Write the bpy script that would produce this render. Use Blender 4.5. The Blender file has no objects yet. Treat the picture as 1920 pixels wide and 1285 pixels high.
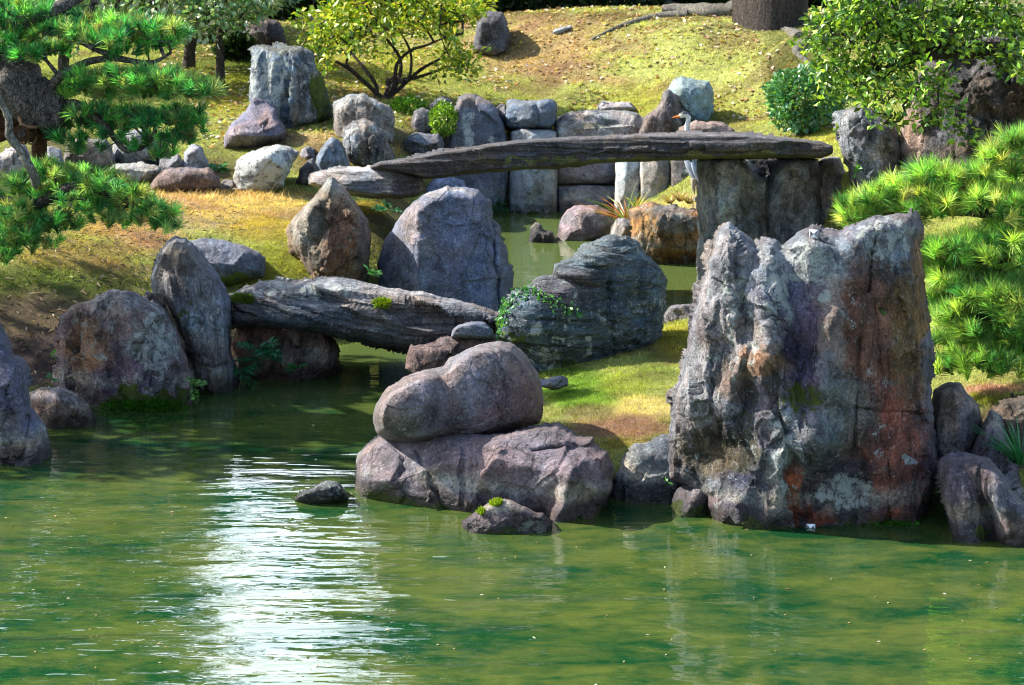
import bpy, math, random
import numpy as np
from mathutils import Vector

# ------------------------------------------------------------------ camera geometry
F = 5444.0; W0, H0 = 1920.0, 1285.0; CZ = 3.75; PITCH = math.radians(10.33)
cp, sp = math.cos(PITCH), math.sin(PITCH)
def ray(px, py):
    a = (np.asarray(px, float) - W0/2)/F; b = (H0/2 - np.asarray(py, float))/F
    return a, cp + b*sp, -sp + b*cp
def at(px, py, Y):                       # point at depth Y seen at pixel (px, py)
    a, dy, dz = ray(px, py); t = Y/dy
    return np.stack(np.broadcast_arrays(a*t, Y + 0*t, CZ + dz*t), -1)
def at_z(px, py, z):                     # point at height z seen at pixel (px, py)
    a, dy, dz = ray(px, py); t = (z - CZ)/dz
    return np.stack(np.broadcast_arrays(a*t, dy*t, z + 0*t), -1)
def proj(P):
    x, y, z = P[..., 0], P[..., 1], P[..., 2] - CZ
    d = y*cp - z*sp; u = y*sp + z*cp
    return W0/2 + F*x/d, H0/2 - F*u/d

scene = bpy.context.scene
col = scene.collection

# ------------------------------------------------------------------ noise
_rng = np.random.default_rng(7)
_G = _rng.normal(size=(512, 3)); _G /= np.linalg.norm(_G, axis=1)[:, None]
def perlin(p, seed=0):
    p = np.asarray(p, float); i = np.floor(p).astype(np.int64); f = p - i
    u = f*f*f*(f*(f*6 - 15) + 10); r = 0
    for dx in (0, 1):
        wx = u[:, 0] if dx else 1 - u[:, 0]
        for dy in (0, 1):
            wy = u[:, 1] if dy else 1 - u[:, 1]
            for dz in (0, 1):
                wz = u[:, 2] if dz else 1 - u[:, 2]
                h = ((i[:, 0]+dx)*73856093) ^ ((i[:, 1]+dy)*19349663) ^ ((i[:, 2]+dz)*83492791) ^ (seed*2654435761)
                h = (h ^ (h >> 13))*1274126177; h = (h ^ (h >> 16)) & 511
                g = _G[h]
                r = r + wx*wy*wz*(g[:, 0]*(f[:, 0]-dx) + g[:, 1]*(f[:, 1]-dy) + g[:, 2]*(f[:, 2]-dz))
    return r*1.5
def fbm(p, o=4, seed=0, gain=.5):
    a, s, r = 1., 0., 0.
    for k in range(o):
        r = r + a*perlin(np.asarray(p)*2.03**k, seed + k*17); s += a; a *= gain
    return r/s
def ridged(p, o=4, seed=0, gain=.5):
    a, s, r = 1., 0., 0.
    for k in range(o):
        r = r + a*(1 - 2*np.abs(perlin(np.asarray(p)*2.03**k, seed + k*17))); s += a; a *= gain
    return r/s
def chips(p, freq, seed=0, slope=.35):     # broken-stone relief: every Voronoi cell is a tilted plane
    q = np.asarray(p, float)*freq; ip = np.floor(q).astype(np.int64); best = np.full(len(q), 9e9); val = np.zeros(len(q))
    for dx in (-1, 0, 1):
        for dy in (-1, 0, 1):
            for dz in (-1, 0, 1):
                a, b, c = ip[:, 0]+dx, ip[:, 1]+dy, ip[:, 2]+dz
                h = (a*73856093) ^ (b*19349663) ^ (c*83492791) ^ (seed*2654435761)
                h = (h ^ (h >> 13))*1274126177; h = h ^ (h >> 16)
                g1, g2 = _G[h & 511], _G[(h >> 9) & 511]
                s = np.stack([a, b, c], 1) + .5 + .45*g1; dl = q - s; d = (dl*dl).sum(1); m = d < best
                best[m] = d[m]; val[m] = ((dl*g2).sum(1)*slope + .25*slope*g1[:, 0])[m]
    return val/freq
def sstep(a, b, x):
    t = np.clip((x - a)/(b - a), 0, 1); return t*t*(3 - 2*t)

# ------------------------------------------------------------------ mesh helpers
def mkmesh(name, V, faces, mats, parent=None, attrs=None, smooth=True, origin=None, midx=None, link=True):
    V = np.asarray(V, np.float32)
    if origin is None:
        origin = np.array([V[:, 0].mean(), V[:, 1].mean(), V[:, 2].min()]) if parent is None else np.zeros(3)
    me = bpy.data.meshes.new(name)
    if not isinstance(faces, list): faces = [faces]
    faces = [np.asarray(f, np.int32) for f in faces if len(f)]
    nl = sum(f.size for f in faces); nf = sum(len(f) for f in faces)
    me.vertices.add(len(V)); me.vertices.foreach_set('co', (V - origin.astype(np.float32)).ravel())
    me.loops.add(nl); me.loops.foreach_set('vertex_index', np.concatenate([f.ravel() for f in faces]))
    me.polygons.add(nf)
    tot = np.concatenate([np.full(len(f), f.shape[1], np.int32) for f in faces])
    st = np.concatenate([[0], np.cumsum(tot)[:-1]]).astype(np.int32)
    me.polygons.foreach_set('loop_start', st); me.polygons.foreach_set('loop_total', tot)
    if smooth: me.polygons.foreach_set('use_smooth', np.ones(nf, bool))
    if midx is not None: me.polygons.foreach_set('material_index', np.asarray(midx, np.int32))
    me.update(calc_edges=True); me.validate()
    for k, v in (attrs or {}).items():
        v = np.asarray(v, np.float32)
        if v.shape[1] == 3: v = np.concatenate([v, np.ones((len(v), 1), np.float32)], 1)
        a = me.attributes.new(k, 'FLOAT_COLOR', 'POINT'); a.data.foreach_set('color', v.ravel())
    for m in (mats if isinstance(mats, (list, tuple)) else [mats]): me.materials.append(m)
    o = bpy.data.objects.new(name, me)
    if parent is not None:
        o.parent = parent; o.location = Vector(origin) - parent.location
    else: o.location = Vector(origin)
    if link: col.objects.link(o)
    return o
def tag(o, label=None, cat=None, group=None, kind=None):
    if label: o['label'] = label
    if cat: o['category'] = cat
    if group: o['group'] = group
    if kind: o['kind'] = kind
    elif cat: o['kind'] = 'thing'
    return o
def empty(name, loc, label, cat, group=None):
    o = bpy.data.objects.new(name, None); col.objects.link(o); o.location = Vector(loc); o.empty_display_size = .1
    return tag(o, label, cat, group)
def vnormals(V, Q):
    n = np.zeros_like(V)
    fn = np.cross(V[Q[:, 2]] - V[Q[:, 0]], V[Q[:, 3 if Q.shape[1] > 3 else 1]] - V[Q[:, 1 if Q.shape[1] > 3 else 0]])
    for k in range(Q.shape[1]): np.add.at(n, Q[:, k], fn)
    return n/np.maximum(np.linalg.norm(n, axis=1), 1e-12)[:, None]

# ------------------------------------------------------------------ materials
class NT:
    def __init__(s, name):
        s.m = bpy.data.materials.new(name); s.m.use_nodes = True; s.t = s.m.node_tree; s.t.nodes.clear()
        s.out = s.n('ShaderNodeOutputMaterial')
    def n(s, typ, **kw):
        nd = s.t.nodes.new(typ)
        for k, v in kw.items(): setattr(nd, k, v)
        return nd
    def l(s, a, b): s.t.links.new(a, b)
    def val(s, sock, v):
        if hasattr(v, 'is_output') or isinstance(v, bpy.types.NodeSocket): s.l(v, sock)
        else: sock.default_value = v
    def math(s, op, a, b=0., c=None, clamp=False):
        nd = s.n('ShaderNodeMath', operation=op, use_clamp=clamp)
        s.val(nd.inputs[0], a); s.val(nd.inputs[1], b)
        if c is not None: s.val(nd.inputs[2], c)
        return nd.outputs[0]
    def noise(s, vec, scale, detail=4, rough=.55, dist=0.):
        nd = s.n('ShaderNodeTexNoise'); s.l(vec, nd.inputs['Vector'])
        nd.inputs['Scale'].default_value = scale; nd.inputs['Detail'].default_value = detail
        nd.inputs['Roughness'].default_value = rough; nd.inputs['Distortion'].default_value = dist
        return nd.outputs['Fac']
    def mp(s, x, a, b, c, d, smooth=False):
        nd = s.n('ShaderNodeMapRange', interpolation_type='SMOOTHSTEP' if smooth else 'LINEAR')
        s.val(nd.inputs[0], x)
        for k, v in zip((1, 2, 3, 4), (a, b, c, d)): s.val(nd.inputs[k], v)
        return nd.outputs[0]
    def mix(s, fac, a, b, mode='MIX'):
        nd = s.n('ShaderNodeMix', data_type='RGBA', blend_type=mode)
        s.val(nd.inputs[0], fac)
        for sock, v in ((nd.inputs[6], a), (nd.inputs[7], b)):
            if isinstance(v, (tuple, list)): v = (*v[:3], 1)
            s.val(sock, v)
        return nd.outputs[2]
    def attr(s, name):
        nd = s.n('ShaderNodeAttribute'); nd.attribute_name = name; return nd.outputs['Color']
    def pos(s): return s.n('ShaderNodeNewGeometry').outputs['Position']
    def mapping(s, vec, scale=(1, 1, 1), rot=(0, 0, 0)):
        nd = s.n('ShaderNodeMapping'); s.l(vec, nd.inputs['Vector'])
        nd.inputs['Scale'].default_value = scale; nd.inputs['Rotation'].default_value = rot
        return nd.outputs[0]
    def gray(s, v):
        nd = s.n('ShaderNodeCombineColor')
        for k in range(3): s.val(nd.inputs[k], v)
        return nd.outputs[0]
    def bump(s, h, dist, strength=1., prev=None):
        nd = s.n('ShaderNodeBump'); s.l(h, nd.inputs['Height'])
        nd.inputs['Distance'].default_value = dist; nd.inputs['Strength'].default_value = strength
        if prev is not None: s.l(prev, nd.inputs['Normal'])
        return nd.outputs[0]
    def bsdf(s, colr, rough=.8, spec=.3, nrm=None):
        b = s.n('ShaderNodeBsdfPrincipled'); s.val(b.inputs['Base Color'], (*colr[:3], 1) if isinstance(colr, (tuple, list)) else colr)
        s.val(b.inputs['Roughness'], rough); s.val(b.inputs['Specular IOR Level'], spec)
        if nrm is not None: s.l(nrm, b.inputs['Normal'])
        return b
    def done(s, shader): s.l(shader, s.out.inputs['Surface']); return s.m

def stone(name, sc=(1, 1, 1), rot=(0, 0, 0), grain=1., streak=.5, b1=.02, b2=.006, crack=.5, contrast=1.):
    t = NT(name); p = t.pos(); q = t.mapping(p, sc, rot)
    tint = t.attr('tint'); mk = t.n('ShaderNodeSeparateColor'); t.l(t.attr('mask'), mk.inputs[0])
    n1 = t.noise(p, 7*grain, 8, .65, .3); n2 = t.noise(p, 60*grain, 5, .7); n3 = t.noise(q, 9*grain, 7, .65, .4)
    n5 = t.noise(p, 2.6, 4, .6, .6)
    v = t.mp(n1, .3, .7, 1 - .72*contrast, 1 + .75*contrast)
    v = t.math('MULTIPLY', v, t.mp(n2, .3, .7, .5, 1.5))
    v = t.math('MULTIPLY', v, t.mp(n3, .32, .68, 1 - .55*streak, 1 + .5*streak))
    c = t.mix(1., tint, t.gray(v), 'MULTIPLY')
    st = t.noise(t.mapping(p, (1.6, 1.6, .55)), 4.2, 6, .7, .8)
    c = t.mix(t.mp(st, .50, .62, 0, .62*contrast, True), c, t.mix(1., c, (.38, .37, .36), 'MULTIPLY'))
    sk = t.noise(p, 33, 4, .75)
    c = t.mix(t.mp(sk, .57, .68, 0, .7, True), c, t.mix(.5, c, (.42, .42, .40)))
    c = t.mix(t.mp(sk, .43, .34, 0, .75, True), c, t.mix(1., c, (.32, .31, .30), 'MULTIPLY'))
    hue = t.mix(t.mp(n5, .35, .65, 0, 1), (1.16, .98, .84), (.86, 1.0, 1.15)); c = t.mix(1., c, hue, 'MULTIPLY')
    # cracks and pits that belong to the stone
    vo = t.n('ShaderNodeTexVoronoi', feature='DISTANCE_TO_EDGE'); wq = t.n('ShaderNodeMix', data_type='VECTOR')
    nn = t.n('ShaderNodeTexNoise'); t.l(q, nn.inputs['Vector']); nn.inputs['Scale'].default_value = 3.; nn.inputs['Detail'].default_value = 4
    wq.inputs[0].default_value = .35; t.l(q, wq.inputs[4]); t.l(nn.outputs['Color'], wq.inputs[5])
    t.l(wq.outputs[1], vo.inputs['Vector']); vo.inputs['Scale'].default_value = 3.6*grain
    ck = t.mp(vo.outputs['Distance'], 0., .035, 1, 0)
    ck = t.math('MULTIPLY', ck, t.mp(t.noise(p, 3.1, 3, .5), .45, .6, 0, crack, True))
    c = t.mix(t.math('MULTIPLY', ck, .8), c, (.012, .011, .010))
    # lichen crusts
    ln = t.noise(p, 16, 8, .68, .5); ln2 = t.noise(p, 95, 3, .6)
    lf = t.math('ADD', t.math('MULTIPLY', ln, .75), t.math('MULTIPLY', ln2, .25))
    th = t.math('SUBTRACT', .68, t.math('MULTIPLY', mk.outputs[0], .3))
    lm = t.mp(lf, th, t.math('ADD', th, .07), 0, 1, True)
    lm = t.math('MULTIPLY', lm, t.math('GREATER_THAN', mk.outputs[0], .02))
    lcol = t.mix(t.noise(p, 5, 3), (.30, .36, .33), (.50, .48, .44))
    c = t.mix(t.math('MULTIPLY', lm, .8), c, lcol)
    # moss
    mth = t.math('SUBTRACT', .72, t.math('MULTIPLY', mk.outputs[1], .5))
    mn = t.noise(p, 11, 8, .7)
    mm = t.mp(mn, mth, t.math('ADD', mth, .08), 0, 1, True)
    mm = t.math('MULTIPLY', mm, t.math('GREATER_THAN', mk.outputs[1], .02))
    mcol = t.mix(t.noise(p, 24, 4), (.03, .07, .008), (.13, .15, .015))
    c = t.mix(mm, c, mcol)
    # wet / waterline stain
    c = t.mix(t.math('MULTIPLY', mk.outputs[2], .75), c, t.mix(1., c, (.28, .28, .26), 'MULTIPLY'))
    h = t.math('ADD', t.math('MULTIPLY', n1, .45), t.math('MULTIPLY', n3, .55))
    h = t.math('SUBTRACT', h, t.math('MULTIPLY', ck, .5)); h = t.math('ADD', h, t.math('MULTIPLY', lm, .12))
    nb = t.bump(h, b1*3., 1.); nb = t.bump(t.math('ADD', n2, t.math('MULTIPLY', mm, t.noise(p, 160, 2))), b2*2.2, 1., nb)
    rough = t.mp(mk.outputs[2], 0, 1, .82, .38)
    return t.done(t.bsdf(c, rough, .35, nb).outputs[0])
ST = {
    'smooth': stone('smooth_stone', grain=1.1, streak=.35, b1=.014, b2=.005, crack=.5, contrast=.75),
    'rough': stone('rough_stone', (1.4, 1.4, .6), (0, .25, 0), 1.1, .6, .03, .009, .6, 1.),
    'vert': stone('vertical_streaked_stone', (2.2, 2.2, .3), (0, .06, 0), 1.2, .85, .022, .006, .5, .9),
    'strata': stone('bedded_stone', (.3, .6, 2.4), (0, .1, 0), 1.1, .8, .03, .006, .7, .8),
    'beam': stone('layered_stone', (.14, .6, 4.5), (0, .03, 0), 1.1, .95, .03, .006, .5, .8),
    'slab': stone('cut_stone', (1, 1, 1), (0, 0, 0), 1.3, .3, .008, .006, .3, .6),
}
def leafmat(name, rough=.45, trans=.35, spec=.4):
    t = NT(name); c = t.attr('tint')
    b = t.bsdf(c, rough, spec); tr = t.n('ShaderNodeBsdfTranslucent')
    t.l(t.mix(1., c, (1.5, 1.6, .7), 'MULTIPLY'), tr.inputs[0])
    m = t.n('ShaderNodeMixShader'); m.inputs[0].default_value = trans
    t.l(b.outputs[0], m.inputs[1]); t.l(tr.outputs[0], m.inputs[2])
    return t.done(m.outputs[0])
M_LEAF = leafmat('leaf', .42, .26, .45); M_GLOSSY = leafmat('glossy_leaf', .3, .2, .6); M_NEEDLE = leafmat('pine_needle', .45, .4, .4)
M_MOSSB = leafmat('moss_blade', .8, .3, .1); M_DRYLEAF = leafmat('dry_leaf', .6, .25, .3)
def barkmat(name, c1, c2, sc=(6, 6, 1.2)):
    t = NT(name); p = t.pos(); q = t.mapping(p, sc); n = t.noise(q, 7, 7, .7, .6); n2 = t.noise(p, 40, 4, .6)
    c = t.mix(t.mp(n, .35, .65, 0, 1), c1, c2); c = t.mix(1., c, t.gray(t.mp(n2, .3, .7, .6, 1.3)), 'MULTIPLY')
    vo = t.n('ShaderNodeTexVoronoi', feature='DISTANCE_TO_EDGE'); t.l(q, vo.inputs['Vector']); vo.inputs['Scale'].default_value = 16
    ck = t.mp(vo.outputs['Distance'], 0, .08, 1, 0)
    c = t.mix(t.math('MULTIPLY', ck, .55), c, (.015, .012, .01))
    return t.done(t.bsdf(c, .85, .2, t.bump(t.math('SUBTRACT', n, t.math('MULTIPLY', ck, .5)), .03)).outputs[0])
M_BARK = barkmat('pine_bark', (.05, .04, .035), (.19, .16, .14), (3, 3, 1.6))
M_TWIG = barkmat('twig_bark', (.03, .022, .018), (.10, .08, .065)); M_PALEBARK = barkmat('pale_bark', (.12, .11, .09), (.30, .28, .23))
M_WOOD = barkmat('weathered_wood', (.07, .028, .012), (.16, .07, .03), (1, 1, 12))
def plain(name, c, rough=.6, nz=.25):
    t = NT(name); p = t.pos(); n = t.noise(p, 30, 5)
    return t.done(t.bsdf(t.mix(1., c, t.gray(t.mp(n, .3, .7, 1-nz, 1+nz)), 'MULTIPLY'), rough, .3, t.bump(n, .004)).outputs[0])
M_ROPE = plain('rusty_band', (.20, .10, .05)); M_WHITE = plain('white_plastic', (.75, .76, .76), .4, .05); M_DARKMARK = plain('dark_marking', (.10, .10, .11), .5, .1)

def ground_mat():
    t = NT('mossy_ground'); p = t.pos(); tint = t.attr('tint')
    n1 = t.noise(p, 3.2, 6, .65, .5); n2 = t.noise(p, 22, 6, .7); n3 = t.noise(p, 130, 3, .6)
    c = t.mix(1., tint, t.gray(t.math('MULTIPLY', t.mp(n2, .3, .7, .6, 1.35), t.mp(n3, .3, .7, .6, 1.4))), 'MULTIPLY')
    c = t.mix(t.mp(n1, .54, .66, 0, .55, True), c, (.15, .105, .05))
    h = t.math('ADD', t.math('MULTIPLY', n2, .7), t.math('MULTIPLY', n3, .3))
    return t.done(t.bsdf(c, .95, .1, t.bump(h, .05)).outputs[0])
M_GROUND = ground_mat()

def water_mat():
    t = NT('pond_water'); p = t.pos()
    a = t.noise(t.mapping(p, (.8, 1.0, 1)), 1.5, 6, .6, .5); b = t.noise(t.mapping(p, (.8, 1.2, 1)), 6., 8, .72, .6)
    xyz = t.n('ShaderNodeSeparateXYZ'); t.l(p, xyz.inputs[0])
    f = t.math('ADD', t.math('MULTIPLY', a, .58), t.math('MULTIPLY', b, .42))
    c = t.mix(t.mp(f, .415, .585, 0, 1), (.004, .033, .010), (.056, .074, .015))
    far = t.mp(xyz.outputs[1], 17.5, 21., 0, 1, True)
    c = t.mix(far, c, (.060, .085, .022))
    ys = t.mp(xyz.outputs[1], 12., 17., 1., .45)
    # ripples: long crests fanning across the open pond, finer chop on top
    r1 = t.noise(t.mapping(p, (.5, 1.8, 1), (0, 0, .26)), 1.5, 3, .5, .3)
    r2 = t.noise(t.mapping(p, (1.1, 2.4, 1), (0, 0, .1)), 4., 2, .5, .3)
    r3 = t.noise(t.mapping(p, (1, 2.6, 1), (0, 0, -.25)), 1.0, 2, .5)
    open_ = t.mp(xyz.outputs[1], 15.5, 18.5, 1., .22, True)
    open_ = t.math('MULTIPLY', open_, t.mp(xyz.outputs[0], -.6, 1.0, 1., .45, True))
    h = t.math('MULTIPLY', t.math('ADD', t.math('MULTIPLY', r1, 1.), t.math('ADD', t.math('MULTIPLY', r2, .16), t.math('MULTIPLY', r3, .5))), open_)
    nb = t.bump(h, .034, 1.)
    bs = t.bsdf(c, .012, .5, nb); bs.inputs['IOR'].default_value = 1.33
    return t.done(bs.outputs[0])
M_WATER = water_mat()

# ------------------------------------------------------------------ rocks
def densify(pts, step, jit, seed):
    P = np.asarray(pts, float); out = []
    for i in range(len(P)):
        a, b = P[i], P[(i+1) % len(P)]; n = max(1, int(np.hypot(*(b-a))/step))
        out.append(a + (b-a)*np.arange(n)[:, None]/n)
    D = np.concatenate(out)
    # soften corners a little, then roughen
    for _ in range(1): D = .5*D + .25*(np.roll(D, 1, 0) + np.roll(D, -1, 0))
    q = np.concatenate([D/26., np.full((len(D), 1), seed*3.7)], 1)
    q2 = np.concatenate([D/8., np.full((len(D), 1), seed*5.1)], 1)
    off = np.stack([perlin(q, 3), perlin(q + 50, 4)], 1)*jit + np.stack([perlin(q2, 5), perlin(q2 + 50, 6)], 1)*jit*.5
    return D + off
def inside(poly, x, y):
    r = np.zeros(x.shape, bool); P = np.asarray(poly); Q = np.roll(P, -1, 0)
    for (x0, y0), (x1, y1) in zip(P, Q):
        if y0 == y1: continue
        c = (y0 > y) != (y1 > y)
        r ^= c & (x < (x1-x0)*(y-y0)/(y1-y0) + x0)
    return r
def mindist(A, B):
    out = np.empty(len(A)); idx = np.empty(len(A), int)
    for k in range(0, len(A), 8000):
        d = ((A[k:k+8000, None, :] - B[None])**2).sum(-1); j = d.argmin(1)
        idx[k:k+8000] = j; out[k:k+8000] = np.sqrt(d[np.arange(len(j)), j])
    return out, idx
def segdist(px, py, s):
    x0, y0, x1, y1 = s; dx, dy = x1-x0, y1-y0; L = dx*dx + dy*dy
    t = np.clip(((px-x0)*dx + (py-y0)*dy)/L, 0, 1) if L > 0 else 0
    return np.hypot(px - x0 - t*dx, py - y0 - t*dy)

STYLE = {  # (fbm freq, amp, ridged freq, amp, fine freq, amp, anisotropy xyz, tilt)
    'smooth': (2.2, .030, 5, .006, 26, .003, (1, 1, 1), 0.),
    'rough':  (3.0, .060, 7, .034, 24, .010, (1, 1, .65), .25),
    'vert':   (2.6, .045, 9, .020, 30, .006, (1, 1, .25), .06),
    'strata': (2.6, .045, 8, .028, 26, .007, (.28, .6, 1.6), .10),
    'beam':   (2.2, .016, 9, .020, 34, .006, (.05, .5, 2.6), .03),
    'slab':   (2.0, .016, 6, .006, 30, .004, (1, 1, 1), 0.),
}
CHIP = {'smooth': (3.2, .5, 8, .15), 'rough': (4.5, .72, 11, .5), 'vert': (5., .8, 12, .45), 'strata': (4., .4, 10, .4), 'beam': (3., .5, 8, .6), 'slab': (3., .25, 9, .12)}
ROCKSEED = [10]
GS = 'stones set along the pond edge'; GB = 'stones on the far bank'
def rock(name, label, outline, Y, front=.3, back=.35, style='rough', tint=(.14, .14, .15), blobs=(), ctl=(), r=None,
         planes=7, lich=.3, moss=.0, wet=True, amp=1., step=2., jit=3.5, p=2.6, lean=.0, poly_k=None, ampblobs=(), cat='rock', group=None, parent=None, fix=False, cm=1., dy=0., lobes=None,
         lichblobs=(), mossblobs=(), facets=None, tilt=None, mat=None, seed=None, mossy_top=0.):
    if group == GB and not fix:             # stand it where the sight line to its foot meets the ground
        oo = np.array(outline, float); yb_ = oo[:, 1].max(); xb_ = oo[oo[:, 1] > yb_ - .25*np.ptp(oo[:, 1]), 0].mean()
        Y = float(ground_hit(xb_, yb_ - 3)[1]) + .55*front + dy
    ROCKSEED[0] += 1; seed = ROCKSEED[0] if seed is None else seed
    rng = np.random.default_rng(seed)
    poly = densify(outline, 3., jit, seed)
    lo, hi = poly.min(0), poly.max(0); wh = hi - lo
    nx, ny = int(wh[0]/step) + 3, int(wh[1]/step) + 3
    gx = lo[0] - step + step*np.arange(nx + 1); gy = lo[1] - step + step*np.arange(ny + 1)
    X, Yp = np.meshgrid(gx, gy)
    cin = inside(poly, X[:-1, :-1] + step/2, Yp[:-1, :-1] + step/2)
    idx = np.arange((ny+1)*(nx+1)).reshape(ny+1, nx+1)
    quads = np.stack([idx[:-1, :-1], idx[1:, :-1], idx[1:, 1:], idx[:-1, 1:]], -1)[cin]
    cnt = np.zeros((ny+1)*(nx+1), int)
    np.add.at(cnt, quads.ravel(), 1)
    used = np.nonzero(cnt)[0]; re = -np.ones(len(cnt), int); re[used] = np.arange(len(used)); quads = re[quads]
    P = np.stack([X.ravel()[used], Yp.ravel()[used]], 1); bnd = cnt[used] < 4
    fine = densify(outline, 1., jit, seed) if False else poly
    d, j = mindist(P, poly)
    P[bnd] = poly[j[bnd]]; d[bnd] = 0
    if r is None: r = .17*min(wh)
    elif style != 'slab': r *= .8
    if group == GB: r *= .8
    # front relief
    t = np.clip(d/r, 0, 1); e = (1 - (1 - t)**p)**(1/p)
    u = (P[:, 0] - (lo[0]+hi[0])/2)/(wh[0]/2); v = ((lo[1]+hi[1])/2 - P[:, 1])/(wh[1]/2)
    D = np.ones(len(P))
    fl = list(facets or [])
    nf = poly_k if poly_k is not None else (10 if style in ('smooth', 'slab') else 18)
    for k in range(nf):                       # tangent planes of a dome: an angular, broken face
        u0, v0 = rng.uniform(-.95, .95, 2); h0 = math.sqrt(max(.2, 1 - .62*u0*u0 - .62*v0*v0)); f_ = 1 + rng.uniform(-.10, .05)
        fl.append((f_*h0 + .62*(u0*u0 + v0*v0)/h0, -.62*u0/h0, -.62*v0/h0))
    for k in range(max(0, planes - 3)):
        fl.append((rng.uniform(.72, 1.12), rng.uniform(-1., 1.), rng.uniform(-.9, .35)))
    wob = .05*fbm(np.stack([u*2.2, v*2.2, 0*u + seed], 1), 3, seed)
    for (a, b, c) in fl: D = np.minimum(D, a + b*u + c*v + wob)
    D = np.maximum(D, .12)
    y = (Y[0] + (Y[1]-Y[0])*(u*.5+.5)) if isinstance(Y, tuple) else np.full(len(P), float(Y))
    y0 = y.copy(); Ym = float(np.mean(y)); m = Ym/F
    D = front*D*e
    if lobes:
        D = D*.25
        for (bx, by, rx, ry, dp) in lobes: D = np.maximum(D, dp*(1 + .5*wob)*np.sqrt(np.clip(1 - ((P[:, 0]-bx)/rx)**2 - ((P[:, 1]-by)/ry)**2, 0, 1))*np.minimum(1, e*1.5))
    for c in ctl:
        s, wd, am = c[0], c[1], c[2]
        s = s if len(s) == 4 else (s[0], s[1], s[0], s[1])
        ww = np.stack([P[:, 0]/30, P[:, 1]/30, 0*u + seed], 1)
        g = segdist(P[:, 0] + 5*perlin(ww, 9), P[:, 1] + 5*perlin(ww + 40, 9), s)/wd
        D = D + am*(np.exp(-g*g) if (am > 0 or wd > 15) else np.exp(-1.3*g))*np.minimum(1, e*1.3)
    yf = y - D + lean*(hi[1] - P[:, 1])*m
    tb = np.clip(d/(r*1.1), 0, 1); eb = (1 - (1-tb)**2.)**.5
    yb = y0 + back*eb + lean*(hi[1] - P[:, 1])*m
    Vf = at(P[:, 0], P[:, 1], yf); ins = ~bnd; nb = ins.sum()
    mapb = np.arange(len(P)); mapb[ins] = len(P) + np.arange(nb)
    V = np.concatenate([Vf, at(P[ins, 0], P[ins, 1], yb[ins])])
    Q = np.concatenate([quads, mapb[quads][:, ::-1]])
    N = vnormals(V, Q)
    f1, a1, f2, a2, f3, a3, an, tl = STYLE[style]
    if tilt is not None: tl = tilt
    c_, s_ = math.cos(tl), math.sin(tl)
    R = V.copy(); R[:, 0] = c_*V[:, 0] + s_*V[:, 2]; R[:, 2] = -s_*V[:, 0] + c_*V[:, 2]
    R = R*np.array(an); k = min(1.4, max(.35, min(wh)*m/.7))*amp
    k3 = amp*min(1., max(.5, min(wh)*m/.5))
    disp = k*a1*fbm(R*f1, 4, seed) + k*a2*(ridged(R*f2, 4, seed+5, .6) - .25) + k3*a3*fbm(R*f3, 3, seed+9, .6)
    ch = CHIP[style]
    cd = np.ones(len(V)); cd[:len(P)] = sstep(3, 26, d)
    disp = .65*disp + cd*cm*min(k, 1.)*(ch[1]*chips(R + .02*fbm(R*9, 2, seed)[:, None], ch[0], seed, .5) + ch[3]*chips(R, ch[2], seed+3, .5))
    damp = np.ones(len(V)); damp[:len(P)] = .35 + .65*np.clip(d/14., 0, 1)
    px = np.concatenate([P[:, 0], P[ins, 0]]); py = np.concatenate([P[:, 1], P[ins, 1]])
    for (bx, by, rx, ry, st) in ampblobs:
        w = sstep(1.3, .6, np.hypot((px-bx)/rx, (py-by)/ry)); damp = damp*(1-w) + damp*st*w
    V = V + N*(disp*damp)[:, None]
    N2 = vnormals(V, Q)
    C = np.tile(np.array(tint), (len(V), 1)); wrp = np.stack([px/38., py/38., V[:, 1]], 1)
    wx, wy = px + 22*fbm(wrp, 3, seed+31), py + 22*fbm(wrp + 77, 3, seed+32)
    edge = .45*fbm(wrp*2.5, 3, seed+33)
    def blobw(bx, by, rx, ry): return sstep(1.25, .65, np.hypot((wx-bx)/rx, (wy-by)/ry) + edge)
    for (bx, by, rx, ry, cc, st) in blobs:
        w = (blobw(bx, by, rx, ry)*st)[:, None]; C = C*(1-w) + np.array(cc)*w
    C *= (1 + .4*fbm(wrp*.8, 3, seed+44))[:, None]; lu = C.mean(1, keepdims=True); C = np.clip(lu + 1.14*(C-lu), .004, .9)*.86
    mk = np.zeros((len(V), 3)); mk[:, 0] = lich*(1 + .8*fbm(wrp*.7, 2, seed+51))
    for (bx, by, rx, ry, st) in lichblobs: mk[:, 0] = np.maximum(mk[:, 0], blobw(bx, by, rx, ry)*st)
    mk[:, 1] = moss*np.clip(.4 + 1.2*fbm(wrp*.6, 2, seed+52), 0, 1) + mossy_top*sstep(.35, .85, N2[:, 2])
    for (bx, by, rx, ry, st) in mossblobs: mk[:, 1] = np.maximum(mk[:, 1], blobw(bx, by, rx, ry)*st)
    if wet:
        zz = V[:, 2] + .05*fbm(V*5, 3, seed+53); mk[:, 2] = sstep(.13, .05, zz)
        tide = (sstep(.10, .15, zz)*sstep(.26, .17, zz)*np.clip(.35 + 1.2*fbm(V*2.5, 2, seed+54), 0, .6))[:, None]; C = C*(1-tide) + np.array((.30, .29, .24))*tide
        alg = sstep(.09, .0, zz)*np.clip(.35 + 1.6*fbm(V*3.5, 2, seed+55), 0, .8); mk[:, 1] = np.maximum(mk[:, 1], alg)
    o = mkmesh(name, V, Q, mat or ST[style], parent, {'tint': np.clip(C, .004, .85), 'mask': np.clip(mk, 0, 1)})
    if parent is None: tag(o, label, cat, group)
    return o

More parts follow.
